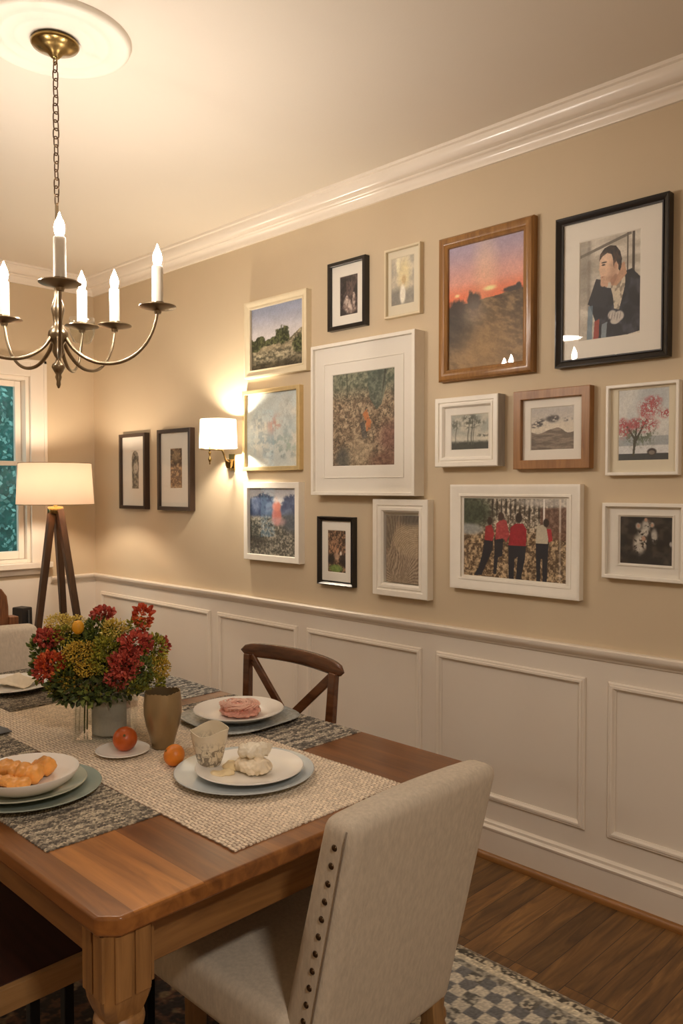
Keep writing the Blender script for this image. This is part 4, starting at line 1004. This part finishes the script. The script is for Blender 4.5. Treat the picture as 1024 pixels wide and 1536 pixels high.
# patterned cup
def cupmat():
    m, nt, b = newmat('floral_porcelain'); b.inputs['Roughness'].default_value = .2
    tc = N(nt, 'ShaderNodeTexCoord'); nz = N(nt, 'ShaderNodeTexNoise', Scale=55.0, Detail=3.0, Distortion=1.6); nt.links.new(tc.outputs['Object'], nz.inputs['Vector'])
    vz = N(nt, 'ShaderNodeTexVoronoi', feature='DISTANCE_TO_EDGE', Scale=48.0); nt.links.new(tc.outputs['Object'], vz.inputs['Vector'])
    sep = N(nt, 'ShaderNodeSeparateXYZ'); nt.links.new(tc.outputs['Object'], sep.inputs[0])
    r1 = N(nt, 'ShaderNodeMapRange'); r1.inputs['From Min'].default_value = .05; r1.inputs['From Max'].default_value = .0
    nt.links.new(vz.outputs['Distance'], r1.inputs['Value'])
    r2 = N(nt, 'ShaderNodeMapRange'); r2.inputs['From Min'].default_value = .085; r2.inputs['From Max'].default_value = .050; nt.links.new(sep.outputs['Z'], r2.inputs['Value'])
    r3 = N(nt, 'ShaderNodeMapRange'); r3.inputs['From Min'].default_value = .48; r3.inputs['From Max'].default_value = .60; nt.links.new(nz.outputs['Fac'], r3.inputs['Value'])
    mx_ = N(nt, 'ShaderNodeMath', operation='MAXIMUM'); nt.links.new(r1.outputs[0], mx_.inputs[0]); nt.links.new(r3.outputs[0], mx_.inputs[1])
    ml = N(nt, 'ShaderNodeMath', operation='MULTIPLY'); nt.links.new(mx_.outputs[0], ml.inputs[0]); nt.links.new(r2.outputs[0], ml.inputs[1])
    mm = N(nt, 'ShaderNodeMath', operation='MULTIPLY'); mm.inputs[1].default_value = .8; nt.links.new(ml.outputs[0], mm.inputs[0])
    mx = N(nt, 'ShaderNodeMix', data_type='RGBA'); mx.inputs['A'].default_value = hexc(226,214,190); mx.inputs['B'].default_value = hexc(112,100,84)
    nt.links.new(mm.outputs[0], mx.inputs['Factor']); nt.links.new(mx.outputs['Result'], b.inputs['Base Color']); return m
m = MB(); m.lathe([(0,.0),(.024,.0),(.027,.004),(.034,.03),(.041,.065),(.0455,.098),(.0470,.104),(.0455,.104),(.040,.066),(.032,.03),(.024,.008),(0,.006)], 64, cap=False)
m.v = [(x*(1+.05*(z/.1)**2*math.sin(3*math.atan2(y,x))), y*(1+.05*(z/.1)**2*math.cos(2*math.atan2(y,x))), z+(.0045*math.sin(3*math.atan2(y,x)+1.2)+.004*math.cos(math.atan2(y,x)-.8))*(z > .09)) for x,y,z in m.v]
cup = m.build('patterned_cup', cupmat(), None, smooth=60); cup.location = (-1.592,1.158,zf+.001); cup.scale = (1,1,.86); cup.rotation_euler = (math.radians(3),math.radians(3),0)
tag(cup, 'cream cup with grey leaf pattern and wavy rim standing on the white plate', 'cup')
# brass goblet
BR2 = simple('brushed_bronze_cup', hexc(162,140,104), rough=.36, metal=.6, noise=.12, nscale=14, stretch=(1,1,.3))
m = MB(); m.lathe([(0,0),(.028,0),(.030,.003),(.031,.012),(.036,.035),(.046,.075),(.0525,.115),(.0530,.145),(.0505,.172),(.0490,.186),(.0475,.186),(.049,.17),(.051,.145),(.050,.115),(.044,.075),(.033,.035),(.026,.014),(0,.012)], 72, cap=False)
m.v = [(x,y,z+(.0018*math.sin(24*math.atan2(y,x))+.002*math.sin(5*math.atan2(y,x)))*(z > .18)) for x,y,z in m.v]
gb = m.build('bronze_cup', BR2, None, smooth=60); gb.location = (-1.846,1.190,ZR-.001); gb.scale = (.95,.95,.81); tag(gb, 'tall bronze metal cup with a crimped rim beside the flowers', 'cup')
# napkins
def cloth(name, w, h, loc, rz, mat, label, amp, seed, thick=.004, edge=.02):
    nx, ny = 60, 60
    U, V = np.meshgrid(np.linspace(-1,1,nx), np.linspace(-1,1,ny))
    n = fbm(U*1.6+9, V*1.6, seed, 3, .5); n2 = fbm(U*3+2, V*1.2, seed+4, 2)
    r = np.sqrt(U**2+V**2); Z = .001+amp*(np.clip(1.05-r*.75,0,1))*(.3+n*.9)+amp*.3*np.abs(n2-.5)
    P = np.stack([U*w/2*(1-.1*n), V*h/2*(1-.12*n2), Z], -1).reshape(-1,3); idx = np.arange(nx*ny).reshape(ny,nx)
    F = np.stack([idx[:-1,:-1], idx[:-1,1:], idx[1:,1:], idx[1:,:-1]], -1).reshape(-1,4)
    me = bpy.data.meshes.new(name); me.from_pydata(P.tolist(), [], F.tolist()); me.shade_smooth(); me.materials.append(mat)
    o = bpy.data.objects.new(name, me); COL.objects.link(o); o.location = loc; o.rotation_euler = (0,0,rz)
    s = o.modifiers.new('t','SOLIDIFY'); s.thickness = .0025; s.offset = 1
    tag(o, label, 'napkin'); return o
cloth('napkin', .15, .11, (-2.735,1.18,TZ+.0126+.0085), .5, simple('ivory_linen', hexc(226,214,192), rough=.9, noise=.03, bump=.2, bscale=500), 'crumpled ivory napkin heaped on the far left plate', .040, 8)
cloth('napkin', .20, .14, (-2.345,.885,ZM+.001), .05, simple('slate_linen', hexc(104,106,108), rough=.9, noise=.08, bump=.2, bscale=500), 'folded slate grey napkin at the left edge on the placemat', .014, 21)

# ------------------------------------------------------------------ vase and flowers
vx, vy = -2.047, 1.136
zv = ZR
VR = math.radians(45)
ZINC = simple('weathered_zinc', hexc(172,170,160), rough=.42, metal=.2, noise=.22, nscale=14, bump=.15)
vg = empty('glass_vase', (vx, vy, zv), math.radians(47), 'square clear glass vase holding the autumn flowers', 'vase')
m = MB(); a = .072; t = .004; H_ = .175
o_ = [(-a,-a),(a,-a),(a,a),(-a,a)]; i_ = [(x*(1-t/a*1.0), y*(1-t/a*1.0)) for x,y in o_]
vs = [(x,y,0) for x,y in o_]+[(x,y,H_) for x,y in o_]+[(x,y,H_) for x,y in i_]+[(x,y,.008) for x,y in i_]
fs = [(3,2,1,0)]+[(i,(i+1)%4,4+(i+1)%4,4+i) for i in range(4)]+[(4+i,4+(i+1)%4,8+(i+1)%4,8+i) for i in range(4)]+[(8+i,8+(i+1)%4,12+(i+1)%4,12+i) for i in range(4)]+[(12,13,14,15)]
m.add(vs, fs).build('glass_body', CLEAR, vg, bevel=.0012)
zc2 = MB().lathe([(0,0),(.052,0),(.053,.004),(.0535,.15),(.055,.152),(.055,.156),(.052,.156),(.051,.008),(0,.006)], 48, cap=False).build('zinc_bucket', ZINC, None, smooth=50)
zc2.location = (vx+.0035, vy+.0135, zv+.0090); tag(zc2, 'weathered zinc pot standing inside the square glass vase', 'pot')

def leafy(c, kind, R_, seed, n):
    """returns MB of petals / leaves scattered around centre c with radius R_ (3 radii)"""
    rd = random.Random(seed); m = MB()
    for _ in range(n):
        d = Vector((rd.gauss(0,1), rd.gauss(0,1), rd.gauss(0,1)+.15)).normalized()
        rr = rd.uniform(.55,1.0)
        p = Vector((c[0]+d.x*R_[0]*rr, c[1]+d.y*R_[1]*rr, c[2]+d.z*R_[2]*rr))
        L_ = {'petal':.013,'bud':.0055,'leaf':.020,'small':.010,'fine':.012}[kind]*rd.uniform(.7,1.35)
        W_ = L_*{'petal':.85,'bud':.9,'leaf':.55,'small':.55,'fine':.22}[kind]
        out = (d+Vector((rd.uniform(-.7,.7),rd.uniform(-.7,.7),rd.uniform(-.3,.9)))).normalized()
        side = out.cross(Vector((rd.uniform(-1,1),rd.uniform(-1,1),rd.uniform(-1,1)))).normalized(); nn = out.cross(side)
        cup_ = rd.uniform(.1,.45)*L_
        if kind == 'bud':
            q = L_*.5
            vs = [p+out*q, p+side*q*.8, p+nn*q*.8, p-side*q*.8, p-nn*q*.8, p-out*q]
            m.add(vs, [(0,1,2),(0,2,3),(0,3,4),(0,4,1),(5,2,1),(5,3,2),(5,4,3),(5,1,4)])
        else:
            vs = [p, p+out*L_*.45+side*W_*.5+nn*cup_, p+out*L_+nn*cup_*.4, p+out*L_*.45-side*W_*.5+nn*cup_, p+out*L_*.5, p+out*L_*.82+side*W_*.28+nn*cup_*.7, p+out*L_*.82-side*W_*.28+nn*cup_*.7]
            m.add(vs, [(0,1,4),(0,4,3),(4,1,5),(4,5,2),(4,2,6),(4,6,3)])
    return m
def flmat(name, c1, c2, c3=None, tr=.25):
    m, nt, b = newmat(name); b.inputs['Roughness'].default_value = .55
    gm = N(nt, 'ShaderNodeNewGeometry'); cr = N(nt, 'ShaderNodeValToRGB'); e = cr.color_ramp.elements
    e[0].color = c1; e[1].color = c2
    if c3: k = e.new(.5); k.color = c3
    nt.links.new(gm.outputs['Random Per Island'], cr.inputs[0]); nt.links.new(cr.outputs[0], b.inputs['Base Color'])
    b.inputs['Subsurface Weight'].default_value = 0
    return m
RED = flmat('crimson_petals', hexc(156,62,52), hexc(230,124,104), hexc(198,88,72))
CORAL = flmat('coral_petals', hexc(176,62,36), hexc(238,130,70), hexc(214,92,52))
MUST = flmat('mustard_buds', hexc(150,120,34), hexc(232,200,84), hexc(196,162,54))
YELL = flmat('pale_yellow_buds', hexc(190,168,70), hexc(240,224,140), hexc(222,196,92))
LIME = flmat('yellow_green_leaves', hexc(104,110,36), hexc(200,190,76), hexc(150,150,52))
GRN = flmat('green_leaves', hexc(70,84,36), hexc(146,156,78), hexc(104,120,54))
DGRN = flmat('dark_green_leaves', hexc(50,62,30), hexc(108,118,64), hexc(74,88,44))
PLUM = flmat('plum_berries', hexc(40,26,34), hexc(84,58,66))
bq = empty('flower_bouquet', (vx, vy, zv+.008), 0, 'loose autumn bouquet of red, mustard yellow and green flowers in the glass vase', 'flowers')
VR_ = Vector((.7027-.0,.0,0)); RV = Vector((.7115,.7027,0)).normalized(); DV = Vector((-.7027,.7115,0)).normalized()
sc_px = 539.
def bpos(px, py, dep):
    return Vector((0,0,0)) + RV*((px-150)/sc_px*.96) + DV*dep + Vector((0,0,1.45-(py-731)/sc_px-(zv+.008)))
clusters = [  # px-like layout coordinates across the bouquet, depth (m), radii in cm, kind, material, count, part name
 (160,968,-.055,(3.8,3,3),'small',LIME,260,'lime_foliage'),(152,988,-.065,(3.4,3,3),'small',LIME,240,'lime_foliage'),(104,1018,-.06,(3.6,3,2.6),'bud',MUST,260,'mustard_spray'),
 (138,985,.03,(10,9,8),'leaf',GRN,520,'green_foliage'),
 (110,1022,-.03,(8,7,5),'leaf',DGRN,330,'dark_foliage'),(160,1022,-.02,(9,7,5.5),'leaf',DGRN,380,'dark_foliage'),
 (80,985,.03,(7,6,6),'leaf',GRN,240,'green_foliage'),(205,1000,.03,(7,6,6.5),'small',LIME,360,'lime_foliage'),
 (78,935,.0,(4.6,4,3),'bud',YELL,420,'pale_yellow_spray'),(100,938,.02,(3.5,3,2.6),'bud',YELL,220,'pale_yellow_spray'),
 (88,952,-.02,(4,3,2.6),'small',LIME,160,'lime_foliage'),
 (138,948,-.0,(3.9,3.6,4.2),'fine',GRN,520,'green_seed_head'),
 (145,922,.01,(2.8,2.4,1.3),'petal',RED,110,'red_flower_head'),
 (208,925,.0,(2.6,2.4,3),'petal',CORAL,130,'coral_flower_head'),(200,940,.0,(3,2.6,2.4),'small',LIME,150,'lime_foliage'),
 (168,942,-.03,(3.4,3,2.6),'fine',YELL,220,'pale_yellow_spray'),(162,962,-.04,(3.6,3,3.4),'small',LIME,260,'lime_foliage'),
 (64,956,-.02,(3.2,2.8,2.4),'petal',RED,150,'red_flower_head'),
 (74,992,-.05,(3.8,3.2,3.2),'petal',CORAL,190,'coral_flower_head'),(66,1004,-.05,(3,2.6,2.0),'petal',RED,110,'red_flower_head'),
 (122,972,-.06,(5.4,4,3.2),'bud',MUST,620,'mustard_spray'),(132,996,-.07,(3.6,3,2.4),'bud',MUST,300,'mustard_spray'),
 (98,1006,-.05,(4.0,3,4.2),'small',LIME,300,'lime_foliage'),(84,1024,-.05,(3.6,3,2.6),'bud',LIME,240,'mustard_spray'),
 (120,990,-.055,(2.2,2,1.6),'bud',PLUM,90,'plum_berries'),(148,1002,-.05,(2.2,2,1.6),'bud',PLUM,90,'plum_berries'),
 (205,962,-.05,(4.2,3.4,3.4),'petal',RED,270,'red_flower_head'),(190,990,-.07,(4.4,3.4,3.6),'petal',RED,300,'red_flower_head'),
 (178,1012,-.06,(3.2,2.6,2.6),'petal',RED,170,'red_flower_head'),(198,1022,-.05,(2.8,2.4,2.4),'small',LIME,200,'lime_foliage'),
 (228,972,-.02,(3.6,3.2,3.8),'small',LIME,360,'lime_foliage'),(236,1000,-.02,(3.2,3,4.2),'bud',MUST,420,'mustard_spray'),
 (226,1022,-.03,(3.6,3,2.8),'small',LIME,280,'lime_foliage'),(216,1000,-.06,(2.6,2.4,4.0),'small',GRN,220,'green_foliage'),
 (243,970,.0,(1.2,1.2,2.0),'petal',RED,36,'red_flower_head'),
 (50,976,.0,(2.8,2.6,3.6),'leaf',GRN,90,'green_foliage'),(48,1006,-.01,(1.8,1.8,3),'leaf',GRN,50,'green_foliage'),
 (140,1034,-.05,(6,4,2.4),'leaf',GRN,160,'green_foliage'),(100,1040,-.03,(4,3,1.6),'leaf',GRN,60,'green_foliage')]
for i, (px, py, dp, rr, kind, mt, n, nm) in enumerate(clusters):
    c = bpos(px, py, dp); rxy = Vector(rr)/100
    m = leafy((0,0,0), kind, (rxy.x, rxy.y, rxy.z), 50+i, int(n*1.25))
    if kind in ('petal','leaf') and rr[0] < 9: pass
    M_ = Matrix((( RV.x, DV.x, 0, c.x),(RV.y, DV.y, 0, c.y),(0,0,1,c.z),(0,0,0,1)))
    m.v = [tuple(M_ @ Vector(v)) for v in m.v]
    # a solid core so that heads read dense
    if kind in ('petal','fine'):
        pass
    m.build(nm, mt, bq)
m = MB()
for i, (px, py, dp, rr, kind, mt, n, nm) in enumerate(clusters[::2]):
    c = bpos(px, py, dp); b = Vector((random.uniform(-.022,.022)+.006, random.uniform(-.022,.022)+.004, .014)); mid = Vector((c.x*.25, c.y*.25, .17))
    pts = []
    for q in range(9):
        t_ = q/8; pts.append(b*(1-t_)**2+mid*2*t_*(1-t_)+c*t_*t_)
    m.tube(pts, .0016, 6)
m.build('stems', simple('green_stems', hexc(72,78,38), rough=.6, noise=.2), bq, smooth=180)
# stems seen in the gap between the glass and the pot
m = MB()
for (dx, dy) in ((-.058,.012),(-.056,-.022),(-.062,-.002)):
    M_ = R(math.radians(47),'Z'); p0 = M_ @ Vector((dx*.98,dy-.0,.012)); p0 = Vector((p0.x,p0.y,.004))
    p1 = M_ @ Vector((dx*1.0,dy+.01,.08)); p2 = M_ @ Vector((-.03,.02+dy,.18))
    m.tube([p0,(p0+Vector((p1.x,p1.y,.08)))/2,Vector((p1.x,p1.y,.08)),Vector((p2.x,p2.y,.18))], .0020, 6)
m.build('stems', simple('pale_stems', hexc(84,88,48), rough=.6, noise=.2), bq, smooth=180)
# yellow bloom
c = bpos(116,937,-.05)
yb = MB().lathe([(0,-.018),(.008,-.017),(.014,-.010),(.0165,0),(.0145,.010),(.009,.017),(0,.020)], 20, T(c.x,c.y,c.z)).build('yellow_bloom', simple('amber_petals', hexc(230,166,40), rough=.5, noise=.15, nscale=60), bq, smooth=180)

# ------------------------------------------------------------------ chairs
LINEN = simple('natural_linen', hexc(194,181,162), rough=.92, noise=.11, nscale=120, bump=.5, bscale=320, stretch=(1,1,.32))
CLEG = wood('chair_leg_oak', hexc(108,78,44), hexc(160,122,76), 'z', .45)
NAIL = simple('bronze_nailhead', hexc(74,56,38), rough=.35, metal=.9, noise=.2)
PIPE = simple('linen_seam', hexc(128,114,98), rough=.95, noise=.1)
def parsons(name, loc, rz, label, nails=True):
    """local: sitter faces -x; back panel at x = 0 .. ; origin on floor under back panel's bottom"""
    r = empty(name, loc, rz, label, 'chair', None)
    # raked back: section in y / z, thickness in x; built as grid
    hb = .222; zb, zt_ = .305, .862
    import bmesh
    m = MB(); nz, ny = 12, 10
    def xb(z): return .130*(z-zb)/(zt_-zb)
    th_t, th_b = .078, .098
    vs = []; fs = []
    for sgn in (0, 1):
        for j in range(nz+1):
            z = zb+(zt_-zb)*j/nz
            th = th_b+(th_t-th_b)*j/nz
            for i in range(ny+1):
                y = -hb+2*hb*i/ny
                dome = .010*(1-(y/hb)**2)
                zz = z+(.006*(1-(y/hb)**2) if j == nz else 0)
                x = xb(z)+(dome*.4 if sgn == 0 else -th-dome*.5)
                vs.append((x, y, zz))
    def id_(s, j, i): return s*(nz+1)*(ny+1)+j*(ny+1)+i
    for j in range(nz):
        for i in range(ny):
            fs.append((id_(0,j,i),id_(0,j,i+1),id_(0,j+1,i+1),id_(0,j+1,i)))
            fs.append((id_(1,j,i),id_(1,j+1,i),id_(1,j+1,i+1),id_(1,j,i+1)))
    for j in range(nz):
        fs.append((id_(0,j,0),id_(0,j+1,0),id_(1,j+1,0),id_(1,j,0))); fs.append((id_(0,j,ny),id_(1,j,ny),id_(1,j+1,ny),id_(0,j+1,ny)))
    for i in range(ny):
        fs.append((id_(0,0,i),id_(1,0,i),id_(1,0,i+1),id_(0,0,i+1))); fs.append((id_(0,nz,i),id_(0,nz,i+1),id_(1,nz,i+1),id_(1,nz,i)))
    m.add(vs, fs); ob = m.build('backrest', LINEN, r, smooth=180)
    b = ob.modifiers.new('b','BEVEL'); b.width = .026; b.segments = 5; b.limit_method = 'ANGLE'; b.angle_limit = math.radians(50)
    # seam along the sides of the back
    for s in (-1, 1):
        pts = [(xb(z)-.013, s*(hb+.0005), z) for z in np.linspace(zb+.02, zt_-.030, 14)]
        pts += [(xb(zt_)-.020, s*(hb-.004), zt_-.016)]
        MB().tube(pts, .0016, 6).build('piping', PIPE, r, smooth=180)
    if nails:
        for s in (-1, 1):
            base = None
            for k in range(15):
                z = .812-.0345*k
                if base is None:
                    base = MB().lathe([(.0062,-.0005),(.0060,.0012),(.0042,.0032),(.0018,.0042),(0,.0044)], 12, R(s*-PI/2,'X') if s == 1 else R(PI/2,'X'), cap=False).build('nailhead', NAIL, r, smooth=180); nn = base
                else:
                    nn = base.copy(); COL.objects.link(nn); nn.parent = r
                nn.location = (xb(z)-.034, s*hb, z)
    # seat
    m = MB(); sx0, sx1 = -.50, -.060; sw = .245
    n = 10; vs = []; fs = []
    rows = [(.365,1.0),(.455,1.0)]
    m.box(sx0, sx1+.03, -sw, sw, .352, .462)
    so = m.build('seat', LINEN, r, smooth=180)
    b = so.modifiers.new('b','BEVEL'); b.width = .028; b.segments = 5; b.limit_method = 'ANGLE'
    MB().box(sx0+.09, sx1, -sw+.09, sw-.09, .315, .356).build('seat_rail', CLEG, r, bevel=.004)
    for s in (-1, 1):
        MB().bar((-.410, s*.165, .36), (-.415, s*.168, 0), .040, .040, .026, .026).build('leg', CLEG, r, bevel=.003)
        MB().bar((-.020, s*.175, .36), (.020, s*.172, 0), .042, .038, .028, .028).build('leg', CLEG, r, bevel=.003)
    return r
ch1 = parsons('upholstered_chair', (-1.065, 1.198, .0128), 0, 'linen upholstered chair with bronze nailheads, back turned to the camera at the near table end')
ch2 = copy_tree(ch1); ch2.location = (-3.235, 1.285, .0128); ch2.rotation_euler = (0,0,PI-.06)
ch2['label'] = 'beige upholstered chair at the far end of the table beyond the flowers'

XW = wood('cross_chair_walnut', hexc(66,38,22), hexc(118,74,44), 'x', .26, 1.2, .35)
def crossback(loc, rz):
    """local: sitter faces -y, back at y=0"""
    r = empty('cross_back_chair', loc, rz, 'dark wooden cross back chair between the table and the wainscot', 'chair')
    # curved crest rail
    m = MB(); n = 24; vs = []; fs = []; sec = 14
    for i in range(n+1):
        t = -1+2*i/n; x = t*.255; y = .030*(1-t*t)-.006; zc_ = .866+.010*(1-t*t)
        sq = (1-abs(t)**8)**.5 if abs(t) < 1 else 0
        hh_ = (.0255)*max(sq,.05); tt = .0125*max(sq,.05)
        dy = -2*t*.030/.255; nx_, ny_ = -dy, 1; l_ = math.hypot(nx_, ny_); nx_ /= l_; ny_ /= l_
        for k in range(sec):
            a = 2*PI*k/sec; ca, sa = math.cos(a), math.sin(a)
            ca = math.copysign(abs(ca)**.7, ca); sa = math.copysign(abs(sa)**.7, sa)
            vs.append((x+nx_*tt*ca, y+ny_*tt*ca, zc_+hh_*sa))
    for i in range(n):
        for k in range(sec):
            k2 = (k+1) % sec; fs.append((i*sec+k, i*sec+k2, (i+1)*sec+k2, (i+1)*sec+k))
    fs.append(tuple(range(sec-1,-1,-1))); fs.append(tuple(n*sec+k for k in range(sec)))
    m.add(vs, fs); m.build('crest_rail', XW, r, smooth=60)
    for s in (-1, 1):
        MB().bar((s*.212, -.008, .858), (s*.196, -.030, .46), .030, .022, .034, .026).build('back_post', XW, r, bevel=.004)
        MB().bar((s*.196, -.030, .46), (s*.205, .02, 0), .034, .028, .026, .024).build('leg', XW, r, bevel=.004)
        MB().bar((s*.185, -.42, .44), (s*.195, -.44, 0), .034, .034, .024, .024).build('leg', XW, r, bevel=.004)
    for s, dy in ((1,.003),(-1,-.006)):
        MB().bar((s*.200, .004+dy, .850), (-s*.185, -.022+dy, .51), .030, .012).build('cross_brace', XW, r, bevel=.003)
    MB().box(-.19,.19,-.040,-.022,.49,.525).build('lower_rail', XW, r, bevel=.003)
    m = MB(); m.add([(-.20,-.02,.44),(.20,-.02,.44),(.225,-.45,.44),(-.225,-.45,.44),(-.20,-.02,.468),(.20,-.02,.468),(.225,-.45,.468),(-.225,-.45,.468)], [(0,1,2,3),(4,7,6,5),(0,4,5,1),(1,5,6,2),(2,6,7,3),(3,7,4,0)])
    m.build('seat', XW, r, bevel=.010, seg=3)
    for s in (-1,1): MB().tube([(s*.20,.008,.2),(s*.19,-.43,.2)], .010, 8).build('stretcher', XW, r, smooth=180)
    MB().tube([(-.195,-.2,.2),(.195,-.2,.2)], .009, 8).build('stretcher', XW, r, smooth=180)
    return r
crossback((-1.99, 1.775, .0128), 0)

# bench on the near side
BTOP = wood('bench_dark_top', hexc(38,20,16), hexc(70,38,28), 'x', .4, 1.4, .1)
BEDGE = wood('bench_edge_oak', hexc(128,92,52), hexc(176,134,84), 'y', .5)
STEEL = simple('black_steel', hexc(24,23,24), rough=.4, metal=.6)
bn = empty('bench', (-2.24, .72, 0), 0, 'bench with dark wooden top and black metal legs along the near side of the table', 'bench')
MB().box(-.45,.635,-.28,.312,.425,.450).build('seat', BTOP, bn, bevel=.003)
MB().box(.636,.652,-.282,.314,.398,.4502).build('end_band', BEDGE, bn, bevel=.002); MB().box(-.466,-.451,-.282,.314,.398,.4502).build('end_band', BEDGE, bn, bevel=.002)
MB().box(-.42,.60,-.25,.28,.395,.424).build('under_frame', STEEL, bn, bevel=.002)
for x in (-.405,.605):
    for y in (-.24,.012,.088,.290):
        MB().box(x-.011,x+.011,y-.011,y+.011,0.0130,.396).build('leg', STEEL, bn, bevel=.002)

# wicker basket and black speaker below the window
WICK = wood('wicker_brown', hexc(84,50,28), hexc(150,98,58), 'z', .6, 2.5)
bk = empty('wooden_armchair', (-4.42, 1.62, 0), 0, 'carved reddish brown wooden chair back at the left edge below the window', 'chair')
m = MB()
pts = [(0,.27),(.10,.27),(.16,.262),(.205,.24),(.232,.20),(.240,.14),(.240,.0)]
prof_ = [(-x,z) for x,z in reversed(pts)]+pts[1:]
vs = [(-.02,x,.655+z) for x,z in prof_]+[(.025,x,.655+z) for x,z in prof_]; k = len(prof_)
m.add(vs, [tuple(range(k-1,-1,-1)), tuple(k+i for i in range(k))]+[(i,(i+1)%k,k+(i+1)%k,k+i) for i in range(k)])
m.build('backrest', WICK, bk, bevel=.010, seg=3)
for y in (-.26,.26):
    MB().box(-.03,.045,y-.026,y+.026,.0,.742).build('back_post', WICK, bk, bevel=.006)
    MB().box(.35,.40,y-.024,y+.024,0,.62).build('leg', WICK, bk, bevel=.005); MB().box(.03,.42,y-.028,y+.028,.62,.65).build('armrest', WICK, bk, bevel=.008)
MB().box(-.0,.42,-.255,.255,.40,.46).build('seat', WICK, bk, bevel=.012)
sp = empty('speaker', (-4.74, 2.085, 0), .3, 'small black tower speaker against the wall beside the lamp', 'speaker')
BLK = simple('matte_black_plastic', hexc(26,24,24), rough=.5)
m = MB(); m.add([(-.055,-.045,.0),(.055,-.045,.0),(.055,.045,.0),(-.055,.045,.0),(-.045,-.036,.735),(.045,-.036,.735),(.045,.036,.735),(-.045,.036,.735)], [(0,3,2,1),(4,5,6,7),(0,1,5,4),(1,2,6,5),(2,3,7,6),(3,0,4,7)])
m.build('cabinet', BLK, sp, bevel=.006)
MB().box(.0505,.056,-.002,.003,.10,.72).build('trim_strip', simple('silver_strip', hexc(140,140,140), rough=.3, metal=.8), sp)

# ------------------------------------------------------------------ outside the window
def hedge():
    rd = random.Random(5); m = MB()
    for k in range(16000):
        y = rd.uniform(-.6,4.2); z = rd.uniform(0,3.6); x = FX-1.7-rd.random()**1.2*.45-.25*math.sin(y*2.3+z*1.7)*.5
        L_ = rd.uniform(.03,.065); a = rd.uniform(0,2*PI); out = Vector((rd.uniform(.1,.8), math.cos(a), math.sin(a))).normalized(); side = out.cross(Vector((1,.2,.1))).normalized()*L_*.28
        p = Vector((x,y,z)); m.add([p, p+out*L_*.5+side, p+out*L_, p+out*L_*.5-side], [(0,1,2,3)])
    m.box(FX-2.4, FX-2.15, -.8, 4.4, 0, 3.6) if False else None
    o = m.build('hedge', flmat('hedge_leaves', hexc(30,70,64), hexc(118,160,148), hexc(58,106,98)))
    tag(o, 'tall blue green leafy hedge seen through the window', 'hedge')
    MB().box(FX-2.6, FX-2.38, -.8, 4.4, 0, 3.6).build('inner_branches', simple('hedge_dark_core', hexc(52,96,88), rough=1, noise=.5, nscale=9), o)
hg = hedge()
o = MB().box(FX-4, FX-.14, -4, 6, -.12, -.005).build('ground', simple('garden_ground', hexc(60,64,48), rough=.95, noise=.3)); struct(o)
w = bpy.data.worlds.new('dusk'); bpy.context.scene.world = w; w.use_nodes = True
bg = w.node_tree.nodes['Background']; bg.inputs['Color'].default_value = (.55,.70,.74,1); bg.inputs['Strength'].default_value = 2.6

# ------------------------------------------------------------------ camera and look
cam = bpy.data.cameras.new('camera'); co = bpy.data.objects.new('camera', cam); COL.objects.link(co)
cam.sensor_fit = 'VERTICAL'; cam.sensor_height = 36; cam.lens = 1213/1536*36; cam.clip_start = .02
co.location = (0,0,1.45)
F_ = Vector((-.7023,.7112,-.0305)).normalized()
co.rotation_euler = F_.to_track_quat('-Z','Y').to_euler()
S = bpy.context.scene; S.camera = co
S.view_settings.view_transform = 'Standard'; S.view_settings.look = 'None'; S.view_settings.gamma = 1; S.view_settings.use_curve_mapping = False
S.view_settings.exposure = 0.28
S.cycles.max_bounces = 8; S.cycles.diffuse_bounces = 5; S.cycles.transparent_max_bounces = 16; S.cycles.caustics_reflective = False; S.cycles.caustics_refractive = False
S.cycles.sample_clamp_indirect = 4
